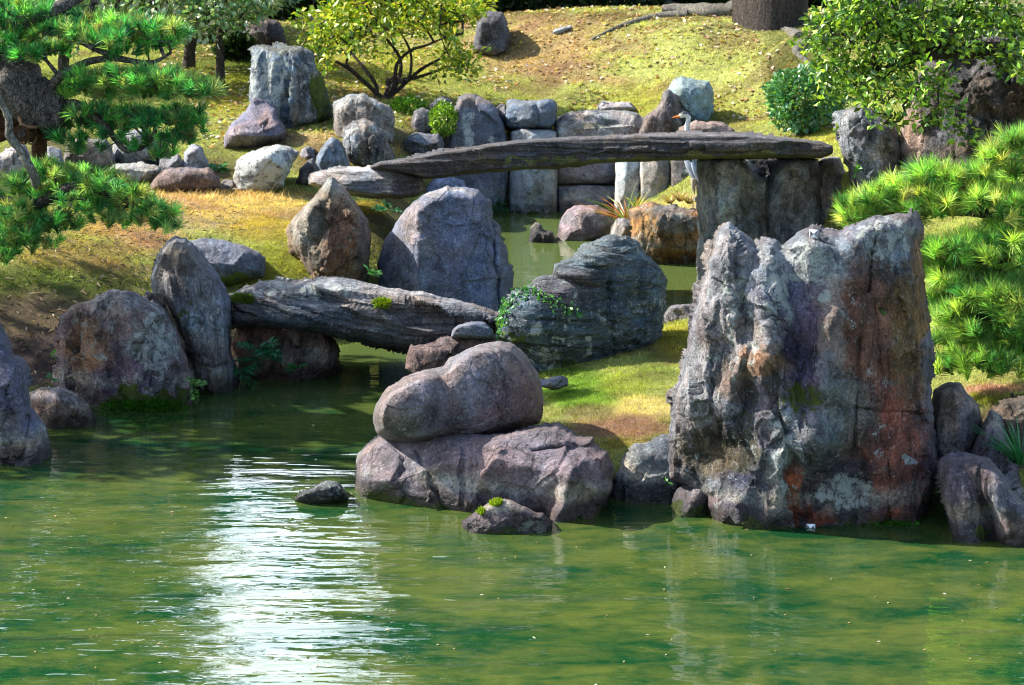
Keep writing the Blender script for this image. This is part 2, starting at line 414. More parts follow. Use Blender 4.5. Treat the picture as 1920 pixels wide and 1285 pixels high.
# ------------------------------------------------------------------ terrain and water
ctlp = []
def L(*a):
    for px, py, z in a: p = at_z(px, py, z); ctlp.append((p[0], p[1], z))
def Wt(*a):
    for px, py in a: p = at_z(px, py, 0.); ctlp.append((p[0], p[1], -.4))
def Wd(*a):
    for x, y, z in a: ctlp.append((x, y, z))
# left bank
L((60,700,.12),(200,700,.15),(340,690,.15),(60,600,.38),(200,550,.5),(150,480,.68),(40,480,.72),(260,500,.58),(450,390,.62),(300,380,.62),(560,420,.55),(520,500,.45),(440,530,.38),
  (600,520,.36),(690,510,.36),(720,430,.58),(700,380,.66),(350,352,.58),(490,352,.56),(620,330,.62),(150,340,.66),(0,380,.72),(0,330,.72),(440,640,.12),(420,690,.06))
Wt((30,880),(100,840),(190,800),(300,780),(400,775),(470,760),(560,735),(650,720),(740,700),(700,665),(800,690),(640,790),(500,850),(300,860),(640,900),(760,660),(800,620))
# far-left bank up to the hill
L((420,280,.72),(300,300,.68),(570,255,.82),(450,190,1.0),(300,200,.95),(560,150,1.07),(420,130,1.1),(660,190,.95),(640,100,1.2),(600,45,1.37),(800,110,1.15),(800,40,1.4),(480,45,1.37),(200,100,1.2),(770,250,.8),(740,290,.7),(860,250,.72))
# hill
L((1000,190,.86),(1000,240,.76),(960,120,1.14),(1100,100,1.27),(1100,50,1.5),(1300,130,1.2),(1300,75,1.45),(1300,50,1.57),(1300,30,1.63),(1400,215,.86),(1400,120,1.25),(1480,70,1.55),(1500,240,.86),(1250,250,.76),(1150,270,.72),(1180,180,.93),
  (960,30,1.55),(1100,30,1.6),(1560,270,.86),(1600,260,.95),(1700,150,1.25),(1900,120,1.35))
# islet in the channel foot and channel wall shelf
L((1280,372,.40),(1250,380,.34),(1300,376,.42),(1300,330,.5),(1175,388,.06),(1200,386,.12),(1225,383,.22))
Wt((900,412),(960,415),(1020,415),(1090,415),(1140,420),(1000,450),(1100,480),(980,520),(1180,510),(1280,540),(1170,455),(1000,500),(965,560),(1100,560),(1200,560),(1060,440),(880,420),(1340,560),(1450,560),(960,590),(1250,520))
# island
L((1150,720,.30),(1250,640,.34),(1100,800,.26),(1200,815,.27),(1050,750,.27),(1100,640,.26),(1270,605,.27),(1030,790,.24),(850,815,.2),(1200,700,.32),(1270,720,.32),(1300,800,.25),(1400,700,.3),(1500,800,.2),(960,700,.18),(1500,640,.3),(1000,640,.2),(1120,760,.29),(1240,760,.30))
# right bank
L((1850,735,.42),(1910,735,.42),(1900,690,.48),(1780,680,.44),(1820,640,.48),(1650,600,.4),(1650,520,.6),(1580,330,.95),(1650,300,1.02),(1750,350,.95),(1900,300,1.05),(1900,500,.75),(1800,760,.32),(1770,790,.2),(2050,720,.5),(2050,500,.8))
Wt((1700,1030),(1500,1030),(1300,1010),(1850,1060),(1000,1030),(700,960),(600,980),(1180,1000),(0,920),(200,960),(1000,1150),(300,1150),(1600,1150),(0,1285),(960,1285),(1920,1285),(1950,1090))
Wd((-3,9.5,-.5),(0,9,-.5),(3,9.5,-.5),(-6,11,-.5),(6,11,-.4),(0,4,-.5),(-8,6,-.5),(8,6,-.5),(-6,15,-.4),(-8,19,.4),(-5,20,.75),(-6,24,.8),(-6,30,1.1),(-9,26,1.),(7,17,.5),(5,19,.9),(6,25,1.1),(7,30,1.4),(5,14.,-.3),(4.2,15.6,-.05))
for x in (-14, -7, 0, 7, 14): Wd((x, 36.5, 1.15 + .01*x), (x, 44, 1.1), (x, 60, 1.1))
Wd((-4, 35, 1.3), (-2, 35, 1.3), (0, 35, 1.3), (2, 35, 1.3), (4, 35, 1.35), (-1, 33.6, 1.45), (1, 33.6, 1.5), (2.5, 33.6, 1.5))
CP = np.array(ctlp)
# merge duplicates that are too close
keep = []
for i, c in enumerate(CP):
    if all(np.hypot(*(c[:2] - CP[j][:2])) > .12 for j in keep): keep.append(i)
CP = CP[keep]
def kern(r): return -r
NCP = len(CP); n = NCP; A = np.zeros((n+3, n+3)); dd = np.hypot(CP[:, None, 0]-CP[None, :, 0], CP[:, None, 1]-CP[None, :, 1])
A[:n, :n] = kern(dd) + np.eye(n)*-.02; A[:n, n] = 1; A[:n, n+1] = CP[:, 0]; A[:n, n+2] = CP[:, 1]; A[n:, :n] = A[:n, n:].T
sol = np.linalg.solve(A, np.concatenate([CP[:, 2], np.zeros(3)]))
CHAN = [tuple(at_z(a, b, 0.)[:2]) for a, b in [(890,397),(1154,397),(1170,440),(1186,500),(1330,502),(1460,505),(1460,566),(1250,575),(1010,606),(930,660),(840,720),(700,800),(560,780),(470,745),(560,728),(640,700),(660,650),(900,640),(962,560),(925,470)]]
CHD = []
for i_ in range(len(CHAN)):
    a_, b_ = np.array(CHAN[i_]), np.array(CHAN[(i_+1) % len(CHAN)]); n_ = max(2, int(np.hypot(*(b_-a_))/.06)); CHD.append(a_ + (b_-a_)*np.arange(n_)[:, None]/n_)
CHD = np.concatenate(CHD)
def height(x, y):
    x = np.asarray(x, float).ravel(); y = np.asarray(y, float).ravel(); z = np.empty(len(x))
    for k in range(0, len(x), 20000):
        s = slice(k, k+20000)
        r = np.hypot(x[s, None]-CP[None, :, 0], y[s, None]-CP[None, :, 1])
        z[s] = kern(r)@sol[:NCP] + sol[NCP] + sol[NCP+1]*x[s] + sol[NCP+2]*y[s]
    far = sstep(10, 20, np.abs(x)); zf = np.where(y < 16, -.4, 1.2); z = z*(1-far) + zf*far
    back = sstep(44, 60, y); z = z*(1-back) + 1.6*back
    ch = np.array(CHAN); md = np.full(len(x), 9.); near = (np.abs(x) < 4) & (y > 16) & (y < 28.5)
    if near.any():
        d_, _ = mindist(np.stack([x[near], y[near]], 1), CHD); ins_ = inside(ch, x[near], y[near]); md[near] = np.where(ins_, -d_, d_)
    k_ = sstep(.22, -.02, md); z = z*(1-k_) + np.minimum(z, -.3)*k_
    q = np.stack([x, y, 0*x], 1)
    z = z + (.035*fbm(q*1.7, 4, 61) + .014*fbm(q*7, 3, 62))*sstep(-.2, .2, z)
    return z
xs = np.concatenate([[-220,-120,-70,-40,-25,-18,-13,-10], np.arange(-8, -5.5, .25), np.arange(-5.5, 5.5, .045), np.arange(5.5, 8.1, .25), [10,13,18,25,40,70,120,220]])
ys = np.concatenate([[-60,-20,0,6,9,11], np.arange(12.5, 34.5, .05), np.arange(34.5, 46, .35), [50,58,70,90,130,200,400]])
GX, GY = np.meshgrid(xs, ys); gz = height(GX, GY)
TV = np.stack([GX.ravel(), GY.ravel(), gz], 1)
ii = np.arange(len(TV)).reshape(GX.shape); TQ = np.stack([ii[:-1, :-1], ii[:-1, 1:], ii[1:, 1:], ii[1:, :-1]], -1).reshape(-1, 4)
MOSSY = (.22,.235,.058); GOLD = (.37,.25,.085); DIRT = (.075,.052,.034); GREENM = (.085,.14,.014); HILL = (.31,.32,.095); STRAW = (.42,.33,.15); DGREEN = (.06,.085,.012)
GBLOBS = [(430,395,180,36,GOLD,.85),(330,375,60,14,STRAW,.8),(450,370,150,10,STRAW,.8),(500,430,70,30,(.28,.20,.03),.8),(530,490,60,50,(.19,.20,.02),.9),(270,440,70,36,(.34,.20,.09),.85),(190,430,60,18,(.33,.20,.07),.8),(350,420,80,20,(.26,.19,.12),.5),(150,480,120,40,(.24,.17,.04),.8),
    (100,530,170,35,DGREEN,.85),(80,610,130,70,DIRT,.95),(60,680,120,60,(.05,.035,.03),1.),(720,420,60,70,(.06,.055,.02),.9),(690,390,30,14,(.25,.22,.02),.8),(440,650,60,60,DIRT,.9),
    (1090,740,80,40,(.11,.20,.015),.95),(1180,720,60,30,(.17,.19,.02),.7),(1220,765,80,26,(.42,.33,.11),.9),(1160,800,130,22,(.19,.10,.06),.95),(1110,770,60,12,(.15,.09,.05),.6),(1230,690,40,30,DGREEN,.5),(1270,640,50,40,(.24,.22,.02),.9),(1180,832,60,14,(.14,.11,.02),.9),(1050,700,60,14,GREENM,.8),
    (1290,380,60,14,(.34,.28,.10),.9),(1300,120,260,120,HILL,.7),(1000,90,130,60,(.30,.20,.09),.9),(1180,90,60,16,(.24,.17,.08),.6),(1330,170,90,20,(.20,.17,.06),.6),(1130,150,60,12,(.30,.19,.09),.7),(1060,130,80,30,(.22,.14,.08),.5),(1250,200,150,40,(.24,.23,.03),.7),(700,130,140,40,(.26,.25,.03),.7),(680,180,110,14,(.17,.13,.05),.7),
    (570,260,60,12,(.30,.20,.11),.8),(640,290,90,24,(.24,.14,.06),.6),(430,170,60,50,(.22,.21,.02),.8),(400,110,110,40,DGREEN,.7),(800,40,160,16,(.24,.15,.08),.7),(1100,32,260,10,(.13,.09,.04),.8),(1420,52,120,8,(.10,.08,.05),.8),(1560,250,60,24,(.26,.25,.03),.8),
    (1500,150,60,70,(.10,.10,.02),.6),(1870,728,80,10,(.30,.15,.10),.9),(1860,748,80,10,(.20,.21,.015),.95),(1800,650,60,30,(.26,.24,.05),.8),(1850,800,90,40,DIRT,.9),(420,320,60,40,(.07,.06,.03),.7),(480,260,60,20,(.10,.075,.04),.7),(600,300,60,30,(.13,.085,.045),.8),(760,270,80,30,(.14,.10,.06),.8),(150,300,170,50,(.09,.08,.04),.8),(1000,235,90,14,(.24,.25,.03),.7),(1480,110,60,60,(.07,.075,.02),.7),(1050,60,160,30,(.28,.20,.09),.55)]  # dark patches on the hill's right side paint in shade under the leafy tree
def ground_colour(P):
    px, py = proj(P); q = P*np.array([1.2, 1.2, 0]); wx = px + 26*fbm(q*1.3, 3, 71); wy = py + 12*fbm(q*1.3, 3, 72); ed = .5*fbm(q*2.6, 3, 73)
    C = np.tile(np.array(MOSSY), (len(P), 1)); ok = (P[:, 1] > 10)
    for bx, by, rx, ry, c, s in GBLOBS:
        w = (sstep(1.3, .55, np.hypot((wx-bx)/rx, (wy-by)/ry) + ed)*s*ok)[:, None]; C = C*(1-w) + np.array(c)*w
    nn = fbm(q*1.1, 4, 74)[:, None]; n2 = fbm(q*5, 3, 75)[:, None]
    br = sstep(.0, .35, nn)*.7; C = C*(1-br) + C*np.array((.72, .52, .75))*br
    return np.clip(C*(1 + .5*n2), .004, .6)
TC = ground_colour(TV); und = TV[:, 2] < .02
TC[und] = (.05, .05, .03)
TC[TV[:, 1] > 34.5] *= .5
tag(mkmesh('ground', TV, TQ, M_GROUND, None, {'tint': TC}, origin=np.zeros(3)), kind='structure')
wv = np.array([(-220, -60, 0), (220, -60, 0), (220, 36, 0), (-220, 36, 0)], float)
tag(mkmesh('water', wv, np.array([[0, 1, 2, 3]]), M_WATER, None, origin=np.zeros(3)), kind='structure')
def slopeless(x, y): return height(np.atleast_1d(x), np.atleast_1d(y))
def gz_at(x, y): return float(height([x], [y])[0])
def ground_hit(px, py):                  # where the sight line through (px, py) first meets the ground
    Y = np.arange(13, 45, .04); P = at(np.full(len(Y), float(px)), np.full(len(Y), float(py)), Y); h = height(P[:, 0], Y)
    i = np.nonzero(P[:, 2] <= h)[0]; return P[i[0]] if len(i) else P[(P[:, 2]-h).argmin()]

# moss and short grass blades over the land that shows
def moss_blades(N, rng):
    px = rng.uniform(-40, 1960, N); Y = 15.6 + 18.5*rng.random(N)**1.15
    x = (px - 960)/F*Y; P = np.stack([x, Y, height(x, Y)], 1); P = P[P[:, 2] > .06]
    sx, sy = proj(P); P = P[(sy > -10) & (sy < 900)]; sy = sy[(sy > -10) & (sy < 900)]
    C = ground_colour(P)
    cl = fbm(P*np.array((2.6, 2.6, 0)), 3, 81) + .5*fbm(P*np.array((9., 9., 0)), 2, 82)
    green = (C[:, 1] > .075) & (cl > -.22 - .3*rng.random(len(P))); P, C, sy, cl = P[green], C[green], sy[green], cl[green]
    C = C*np.clip(1 + 1.1*cl, .55, 1.6)[:, None]; qx, qy = proj(P); dry = sstep(1.2, .6, np.hypot((qx-440)/190, (qy-366)/16))
    k = 3; n_ = len(P)*k
    B = np.repeat(P, k, 0) + rng.normal(0, .016, (n_, 3))*(1, 1, 0); CC = np.repeat(C, k, 0)*rng.uniform(.85, 1.7, (n_, 1))
    h = rng.uniform(.005, .017, n_)*(1 + 1.*rng.random(n_)**5)*np.clip(1 + 1.2*np.repeat(cl, k), .5, 2.)*(1 + 2.6*np.repeat(dry, k)*rng.random(n_)**2)
    dd_ = np.repeat(dry, k)[:, None]*rng.random((n_, 1)); CC = CC*(1-dd_) + np.array((.50,.27,.10))*dd_; a = rng.uniform(0, 6.28, n_)
    w = .0022 + .0025*(B[:, 1]-15)/10; t = np.stack([np.cos(a), np.sin(a), 0*a], 1)
    lean = rng.normal(0, .9, (n_, 2))*h[:, None]
    V = np.empty((n_, 3, 3)); V[:, 0] = B - t*w[:, None]; V[:, 1] = B + t*w[:, None]; V[:, 2] = B; V[:, 2, :2] += lean; V[:, 2, 2] += h
    V[:, :2, 2] -= .006
    return V.reshape(-1, 3), np.arange(n_*3).reshape(-1, 3), np.repeat(CC, 3, 0)
V, T, C = moss_blades(240000, np.random.default_rng(5))
tag(mkmesh('moss', V, T, M_MOSSB, None, {'tint': C}, origin=np.zeros(3), smooth=False), 'short yellow-green moss and grass covering the banks, islet and hill', 'moss', kind='stuff')
# ------------------------------------------------------------------ the stones
BLUE = (.125, .135, .175); SLATE = (.075, .09, .115); PURP = (.135, .098, .112); BROWN = (.20, .115, .065); ORANGE = (.36, .17, .05)
PALE = (.34, .33, .30); WHITE = (.52, .51, .48); TEAL = (.13, .21, .22); GREY = (.15, .15, .155); DARK = (.05, .05, .053)
RUST = (.22, .075, .045); VIOLET = (.085, .07, .13); TAN = (.30, .23, .15); OLIVE = (.15, .15, .05)


# great upright rock at the right
big = rock('standing_rock', 'tallest craggy upright rock with brown right face and two white survey markers', [
    (1330,1030),(1327,985),(1325,935),(1290,915),(1262,900),(1252,878),(1256,824),(1262,745),(1283,676),(1299,592),(1313,540),(1325,505),(1334,478),(1344,438),
    (1365,414),(1389,430),(1413,457),(1437,446),(1455,452),(1469,462),(1500,435),(1519,425),(1548,428),(1580,433),(1611,420),(1643,404),
    (1680,401),(1712,405),(1722,430),(1728,486),(1738,592),(1749,644),(1745,719),(1750,803),(1759,856),(1752,909),(1738,962),(1728,1030)],
    15.55, .62, .5, 'rough', (.135,.12,.128), r=60, planes=0, poly_k=5, lich=.35, group=GS, amp=.75, jit=4, step=1.7, seed=3, p=2.6, ampblobs=[(1640,700,120,330,.32),(1520,560,70,130,.4),(1370,620,90,230,1.0),(1400,900,120,90,.8)], cm=.75,
    facets=[(1.25,.95,.0),(.93,.05,-.12),(1.02,-.12,.0),(1.3,-.9,-.1)],
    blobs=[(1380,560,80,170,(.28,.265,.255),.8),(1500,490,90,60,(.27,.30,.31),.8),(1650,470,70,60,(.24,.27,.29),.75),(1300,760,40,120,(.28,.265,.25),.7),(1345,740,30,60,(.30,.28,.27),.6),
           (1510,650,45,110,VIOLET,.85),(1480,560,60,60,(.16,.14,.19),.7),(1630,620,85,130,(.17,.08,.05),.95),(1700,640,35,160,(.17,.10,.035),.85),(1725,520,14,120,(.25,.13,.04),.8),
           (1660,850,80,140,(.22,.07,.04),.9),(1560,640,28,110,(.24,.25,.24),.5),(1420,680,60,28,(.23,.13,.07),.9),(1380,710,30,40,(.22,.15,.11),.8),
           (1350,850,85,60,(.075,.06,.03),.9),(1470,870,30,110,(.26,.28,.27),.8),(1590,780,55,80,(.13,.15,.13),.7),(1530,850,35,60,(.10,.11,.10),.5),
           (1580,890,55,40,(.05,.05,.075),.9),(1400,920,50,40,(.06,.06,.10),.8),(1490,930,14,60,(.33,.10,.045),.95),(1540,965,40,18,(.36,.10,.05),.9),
           (1590,940,60,35,(.18,.20,.19),.7),(1640,470,12,28,(.1,.06,.02),.6),(1640,1000,80,20,(.12,.10,.06),.6),(1350,960,30,40,(.15,.11,.12),.6)],
    ctl=[((1413,460,1400,760),26,-.10),((1345,470,1300,700),40,.05),((1455,470,1470,600),20,.05),((1469,468,1500,700),24,-.09),((1560,600,1530,820),22,.09),
         ((1420,680),38,.10),((1380,700,1370,760),20,.07),((1643,410,1628,545),6,-.05),((1628,545,1600,560),6,-.035),((1610,640,1600,860),6,-.05),((1640,560,1660,800),5,-.03),
         ((1605,768,1745,775),4,-.04),((1350,840,1300,860),55,-.10),((1540,900,1590,900),45,-.10),((1470,820,1460,960),22,.07),((1620,860,1605,990),6,-.03),
         ((1652,580),10,-.09),((1700,700,1740,700),20,-.03),((1420,520,1440,640),16,.06),((1370,600,1390,680),18,.05),((1330,620,1315,760),14,.05),((1500,740,1540,760),22,-.07),((1665,660,1668,1000),4,-.025)],
    lichblobs=[(1500,490,80,40,.75),(1660,450,60,40,.7),(1390,600,60,120,.6),(1455,560,30,60,.8),(1550,560,12,10,1.),(1470,860,26,90,.8),(1700,860,14,14,1),(1590,920,60,40,.8)],
    mossblobs=[(1500,750,50,40,.6),(1680,990,60,18,.95),(1652,585,8,8,.9),(1390,800,50,25,.35),(1370,1000,40,12,.7)])
rock('cobble', 'dark boulder wedged low under the overhang of the tallest craggy rock', [(1250,1000),(1258,962),(1268,918),(1290,905),(1335,912),(1335,980),(1330,1000)], 15.5, .2, .3, 'rough', (.14,.12,.13), lich=.2, mossblobs=[(1262,965,14,22,.9)], group=GS, cat='boulder')
rock('slab_rock', 'smooth dark slate slab leaning between the purple ledge and the craggy rock', [(1118,1010),(1130,960),(1150,898),(1166,868),(1187,833),(1222,826),(1262,812),(1330,830),(1300,1010)], 15.85, .22, .3, 'smooth', (.075,.08,.085), lich=.25, planes=3, r=40, blobs=[(1180,860,40,40,(.13,.15,.15),.6)], group=GS, cat='slab')
rock('ledge_rock', 'low wide purple ledge rock rising from the pond under the twin-humped boulder', [
    (660,960),(664,900),(672,850),(691,831),(712,817),(760,813),(850,814),(939,812),(1009,801),(1045,801),(1080,817),(1112,819),(1117,833),(1141,849),(1152,877),(1149,912),(1131,955),(1119,1000),(1080,1030),(960,1030),(860,1010),(760,985),(700,970)],
    (16.25,15.6), .62, .5, 'smooth', (.118,.094,.097), r=44, planes=0, lich=.12, group=GS, amp=1., p=3., seed=5, poly_k=16, cm=.45,
    facets=[(1.05,.12,.0),(1.1,-.25,-.1),(.98,0,-.12)],
    ctl=[((780,845,836,960),4,-.03),((868,838,866,950),4,-.04),((1075,880,1045,990),16,.09),((1000,900,950,960),40,-.06),((1117,833,1000,845),4,-.05),((930,850,880,940),16,.04)],
    blobs=[(700,930,60,22,(.20,.17,.13),.7),(1090,960,25,30,(.20,.16,.15),.5),(860,985,120,14,(.23,.22,.15),.6),(960,860,160,40,(.15,.115,.125),.6)])
rock('humped_boulder', 'smooth twin-humped purple boulder resting on the low ledge rock', [
    (937,639),(961,645),(989,669),(1009,701),(1018,730),(1018,770),(1012,792),(974,805),(921,820),(886,829),(832,835),(762,835),(723,827),(705,811),(697,785),(704,757),(724,729),(758,707),(785,697),(833,687),(843,672),(893,648)],
    (15.95,16.35), .30, .42, 'smooth', (.15,.127,.124), r=85, planes=0, lich=.3, group=GS, amp=.9, p=2., poly_k=6, cm=.3, wet=False, seed=8, facets=[(1.2,.0,-.25)], jit=2,
    lobes=[(772,768,112,92,.62),(905,742,122,122,.50)], ctl=[((925,655,962,800),3,-.015)],
    blobs=[(745,800,45,25,(.10,.085,.06),.7),(880,735,16,70,(.20,.19,.22),.6),(840,790,50,40,(.115,.095,.10),.6),(960,760,60,60,(.13,.085,.10),.6),(820,740,70,40,(.18,.15,.15),.6)])
sm = rock('cobble', 'small pointed purple stone with a yellow-green moss tuft in front of the ledge', [
    (880,1020),(862,978),(889,962),(897,956),(917,943),(939,936),(960,938),(992,955),(1020,964),(1036,982),(1030,1020)], 15.12, .22, .25, 'rough', (.15,.11,.115), planes=3, amp=.6, lich=.35, group=GS, cat='stone', lichblobs=[(1000,990,40,12,.8)])
rock('flat_stone', 'small dark wet stone just breaking the surface of the open pond', [(545,945),(555,930),(587,913),(613,899),(637,906),(653,927),(655,945)], 15.8, .25, .25, 'rough', (.10,.10,.095), planes=3, lich=.6, group=GS, cat='stone')
ivyrock = rock('bedded_boulder', 'dark blue-green layered boulder with ivy trailing across its left side', [
    (1151,438),(1177,440),(1198,452),(1212,480),(1234,496),(1247,525),(1249,573),(1238,621),(1228,649),(1186,675),(1133,700),(1081,714),(1021,720),(1000,705),(969,660),(933,637),(939,589),(961,549),(997,533),(1011,519),(1033,517),(1041,496),(1077,480),(1097,460),(1129,444)],
    (18.5,18.9), .5, .55, 'strata', (.07,.095,.105), r=75, planes=3, lich=.4, cm=.6, group=GS, seed=14, tilt=-.12, wet=False,
    ctl=[((1033,520,1140,545),8,-.06),((1041,500,1230,505),5,-.03),((960,600,1240,600),5,-.025),((1140,520,1150,700),14,-.06),((1200,500,1205,660),8,-.035),((1100,470,1200,478),6,-.03)],
    blobs=[(1060,540,60,40,(.11,.095,.10),.7),(1080,640,90,60,(.075,.105,.11),.6),(1150,470,70,30,(.12,.15,.16),.6),(1220,580,40,80,(.07,.10,.12),.7)],
    lichblobs=[(1008,620,12,16,1.),(1100,650,10,30,.9),(1020,670,40,30,.7),(1010,560,30,20,.5)], mossblobs=[(1050,690,50,20,.5),(960,640,25,25,.5)])
rock('wedge_stone', 'brown wedge stone propping the right end of the low slab bridge', [(760,690),(768,652),(830,634),(860,629),(928,630),(950,650),(920,740),(820,740)], 18.45, .25, .35, 'rough', (.16,.11,.10), planes=3, lich=.15, amp=.7, group=GS, cat='stone', wet=False)
rock('cobble', 'small rounded blue-grey cobble lying on the wedge stone beside the slab bridge end', [(845,634),(848,619),(857,610),(881,603),(909,604),(925,620),(926,636)], 18.3, .16, .2, 'smooth', (.14,.145,.17), planes=1, lich=.05, group=GS, cat='cobble', wet=False, jit=1)
lowb = rock('slab_bridge', 'low natural stone slab bridge with wavy pale top crossing the narrow channel', [
    (430,556),(455,536),(502,528),(560,530),(620,520),(660,524),(732,540),(800,549),(860,563),(900,575),(945,588),(940,612),(900,650),(860,668),(825,671),(785,666),(752,654),(708,646),(680,638),(620,630),(560,622),(500,617),(425,614)],
    (19.5,19.1), .50, .45, 'beam', (.17,.165,.165), r=32, planes=0, lich=.35, group='stone bridges', cat='stone bridge', wet=False, poly_k=8, tilt=-.20, amp=1.4, seed=21, facets=[(1.05,0,-.28)], p=1.9,
    ctl=[((640,560,800,620),16,.05),((520,560,700,640),14,-.04),((760,600,900,600),10,-.04)],
    blobs=[(700,560,200,28,(.27,.25,.24),.8),(560,600,140,22,(.09,.105,.12),.8),(720,630,80,18,(.12,.15,.15),.6)], lichblobs=[(560,545,130,18,.7),(640,625,120,12,.6)], mossblobs=[(455,562,28,14,.7)])
rock('abutment_rock', 'brown rock in shade carrying the left end of the low slab bridge', [(435,765),(436,640),(450,605),(540,600),(612,612),(630,650),(637,690),(622,710),(560,745)], 19.45, .38, .3, 'rough', (.15,.09,.06), r=45, planes=4, lich=.1, amp=.8, group=GS, blobs=[(590,690,40,30,(.17,.12,.10),.6)])
rock('boulder', 'big smooth blue-grey boulder standing behind the low slab bridge', [
    (706,495),(722,455),(742,415),(775,380),(797,363),(837,351),(873,350),(895,357),(923,378),(925,412),(937,421),(947,460),(959,504),(962,545),(950,610),(930,680),(760,680),(712,560)],
    21.35, .62, .6, 'smooth', BLUE, r=30, planes=0, poly_k=0, lich=.18, cm=.3, group=GS, seed=26, amp=.8, p=2.4, wet=False,
    facets=[(1.62,1.5,-.1),(1.0,-.20,-.22),(1.7,-1.1,0)],
    ctl=[((923,420,938,600),6,-.10)],
    blobs=[(830,360,60,10,(.28,.26,.25),.7),(770,420,18,50,(.24,.20,.18),.5),(870,470,60,90,(.12,.135,.20),.7),(740,500,40,50,(.10,.115,.16),.7)])
rock('pointed_rock', 'tan pointed rock with a brown grained face standing on the moss bank', [
    (536,432),(548,412),(565,394),(585,373),(602,353),(612,341),(621,332),(629,340),(640,351),(653,363),(668,384),(690,412),(696,455),(690,530),(640,540),(590,530),(560,480),(543,460)],
    21.3, .5, .4, 'rough', (.25,.19,.13), r=24, planes=0, poly_k=6, amp=.8, jit=2.5, lich=.3, group=GS, wet=False, seed=31, tilt=-.35, facets=[(1.25,.75,0),(.95,-.05,-.1),(1.4,-.8,0)],
    ctl=[((622,340,610,520),10,.05),((590,380,560,460),14,.05)],
    blobs=[(640,450,38,70,(.18,.095,.06),.85),(580,420,30,50,(.36,.30,.23),.7),(625,350,22,20,(.30,.31,.28),.7),(680,450,14,60,(.13,.13,.15),.6),(570,500,30,20,(.12,.11,.10),.6)])
rock('flat_stone', 'thick layered flat stone supporting the left end of the high arched bridge', [
    (579,347),(580,328),(593,321),(637,314),(700,314),(727,316),(763,321),(791,333),(799,353),(790,366),(753,374),(660,369),(620,366)], 22.75, .5, .45, 'beam', (.19,.18,.175), r=14, planes=0, lich=.2, group=GS, cat='flat stone', wet=False, tilt=.04, poly_k=5, facets=[(1.,.0,-.2),(1.3,-.7,0)],
    blobs=[(690,322,90,9,(.42,.40,.38),.9),(760,350,30,20,(.10,.09,.10),.7)], amp=1.2)
highb = rock('arch_bridge', 'long gently arched dark stone beam bridge spanning the channel above the heron', [
    (688,316),(710,304),(760,296),(820,284),(893,274),(960,264),(1060,257),(1193,252),(1295,249),(1387,250),(1453,256),(1537,265),(1562,274),(1562,288),(1537,297),(1453,296),(1328,299),(1224,302),(1120,307),(1060,314),(927,323),(860,329),(827,334),(795,336),(773,329),(727,323)],
    (22.75,22.45), .55, .5, 'beam', (.075,.070,.072), r=8, planes=0, lich=.2, group='stone bridges', cat='stone bridge', wet=False, poly_k=0, tilt=-.03, jit=1.5, amp=1., seed=37, p=2.,
    facets=[(1.0,0,.1)],
    ctl=[((700,310,1540,262),4,.03),((850,300,1500,275),3,-.02)],
    blobs=[(1220,254,330,7,(.13,.115,.11),.8),(1180,303,280,6,OLIVE,.9),(1400,296,170,5,OLIVE,.9),(950,320,110,5,OLIVE,.7),(850,318,70,14,(.05,.048,.055),.7)], lichblobs=[(980,300,100,16,.35),(1250,278,180,6,.45)])
rock('abutment_rock', 'pale pitted rock under the bridge whose left edge catches the sun', [
    (1309,600),(1307,420),(1309,300),(1322,296),(1350,293),(1388,293),(1412,325),(1447,342),(1452,420),(1450,600)], 22.85, .65, .4, 'rough', (.38,.385,.36), r=22, planes=0, poly_k=6, lich=.35, amp=.8, group=GS, seed=41, facets=[(1.3,1.1,.1),(1.05,-.75,-.15)],
    ctl=[((1440,350,1320,500),9,-.05),((1400,330,1330,420),16,.05),((1360,480,1340,580),16,.05)], blobs=[(1410,400,40,60,(.11,.11,.115),.7),(1350,330,40,30,(.25,.23,.20),.7),(1370,480,50,60,(.10,.125,.12),.7)])
rock('abutment_rock', 'dark upright rock under the right end of the arched bridge', [(1425,620),(1432,400),(1440,340),(1446,316),(1458,298),(1500,296),(1536,297),(1540,333),(1540,420),(1545,620)], 22.8, .38, .4, 'rough', (.21,.22,.235), r=20, planes=4, lich=.2, group=GS)
rock('abutment_rock', 'dark blocky rock right of the bridge end half hidden by bright pine', [(1515,620),(1522,330),(1538,298),(1574,293),(1584,317),(1603,350),(1608,420),(1610,620)], 22.95, .35, .4, 'rough', (.20,.19,.205), r=18, planes=4, lich=.35, group=GS)
rock('abutment_rock', 'added black stone standing in for the dark gap between the bridge support rocks', [(1370,520),(1375,330),(1385,300),(1420,296),(1470,297),(1490,330),(1495,520)], 23.15, .2, .3, 'rough', (.05,.048,.05), lich=.05, group=GS, wet=False)  # added dark stone, keeps the gap behind the supports looking shaded
rock('boulder', 'white and grey veined rock between the bridge end and the huge dark rock', [
    (1560,217),(1578,207),(1600,203),(1620,197),(1645,217),(1674,233),(1687,258),(1691,325),(1690,400),(1610,400),(1595,330),(1582,292),(1574,250)], 22.4, .4, .4, 'rough', (.19,.19,.19), r=34, planes=4, lich=.4, group=GS, wet=False, tilt=.5, blobs=[(1590,230,30,20,(.34,.33,.30),.7),(1650,290,22,30,(.36,.32,.28),.6),(1630,240,30,40,(.12,.12,.13),.6)])
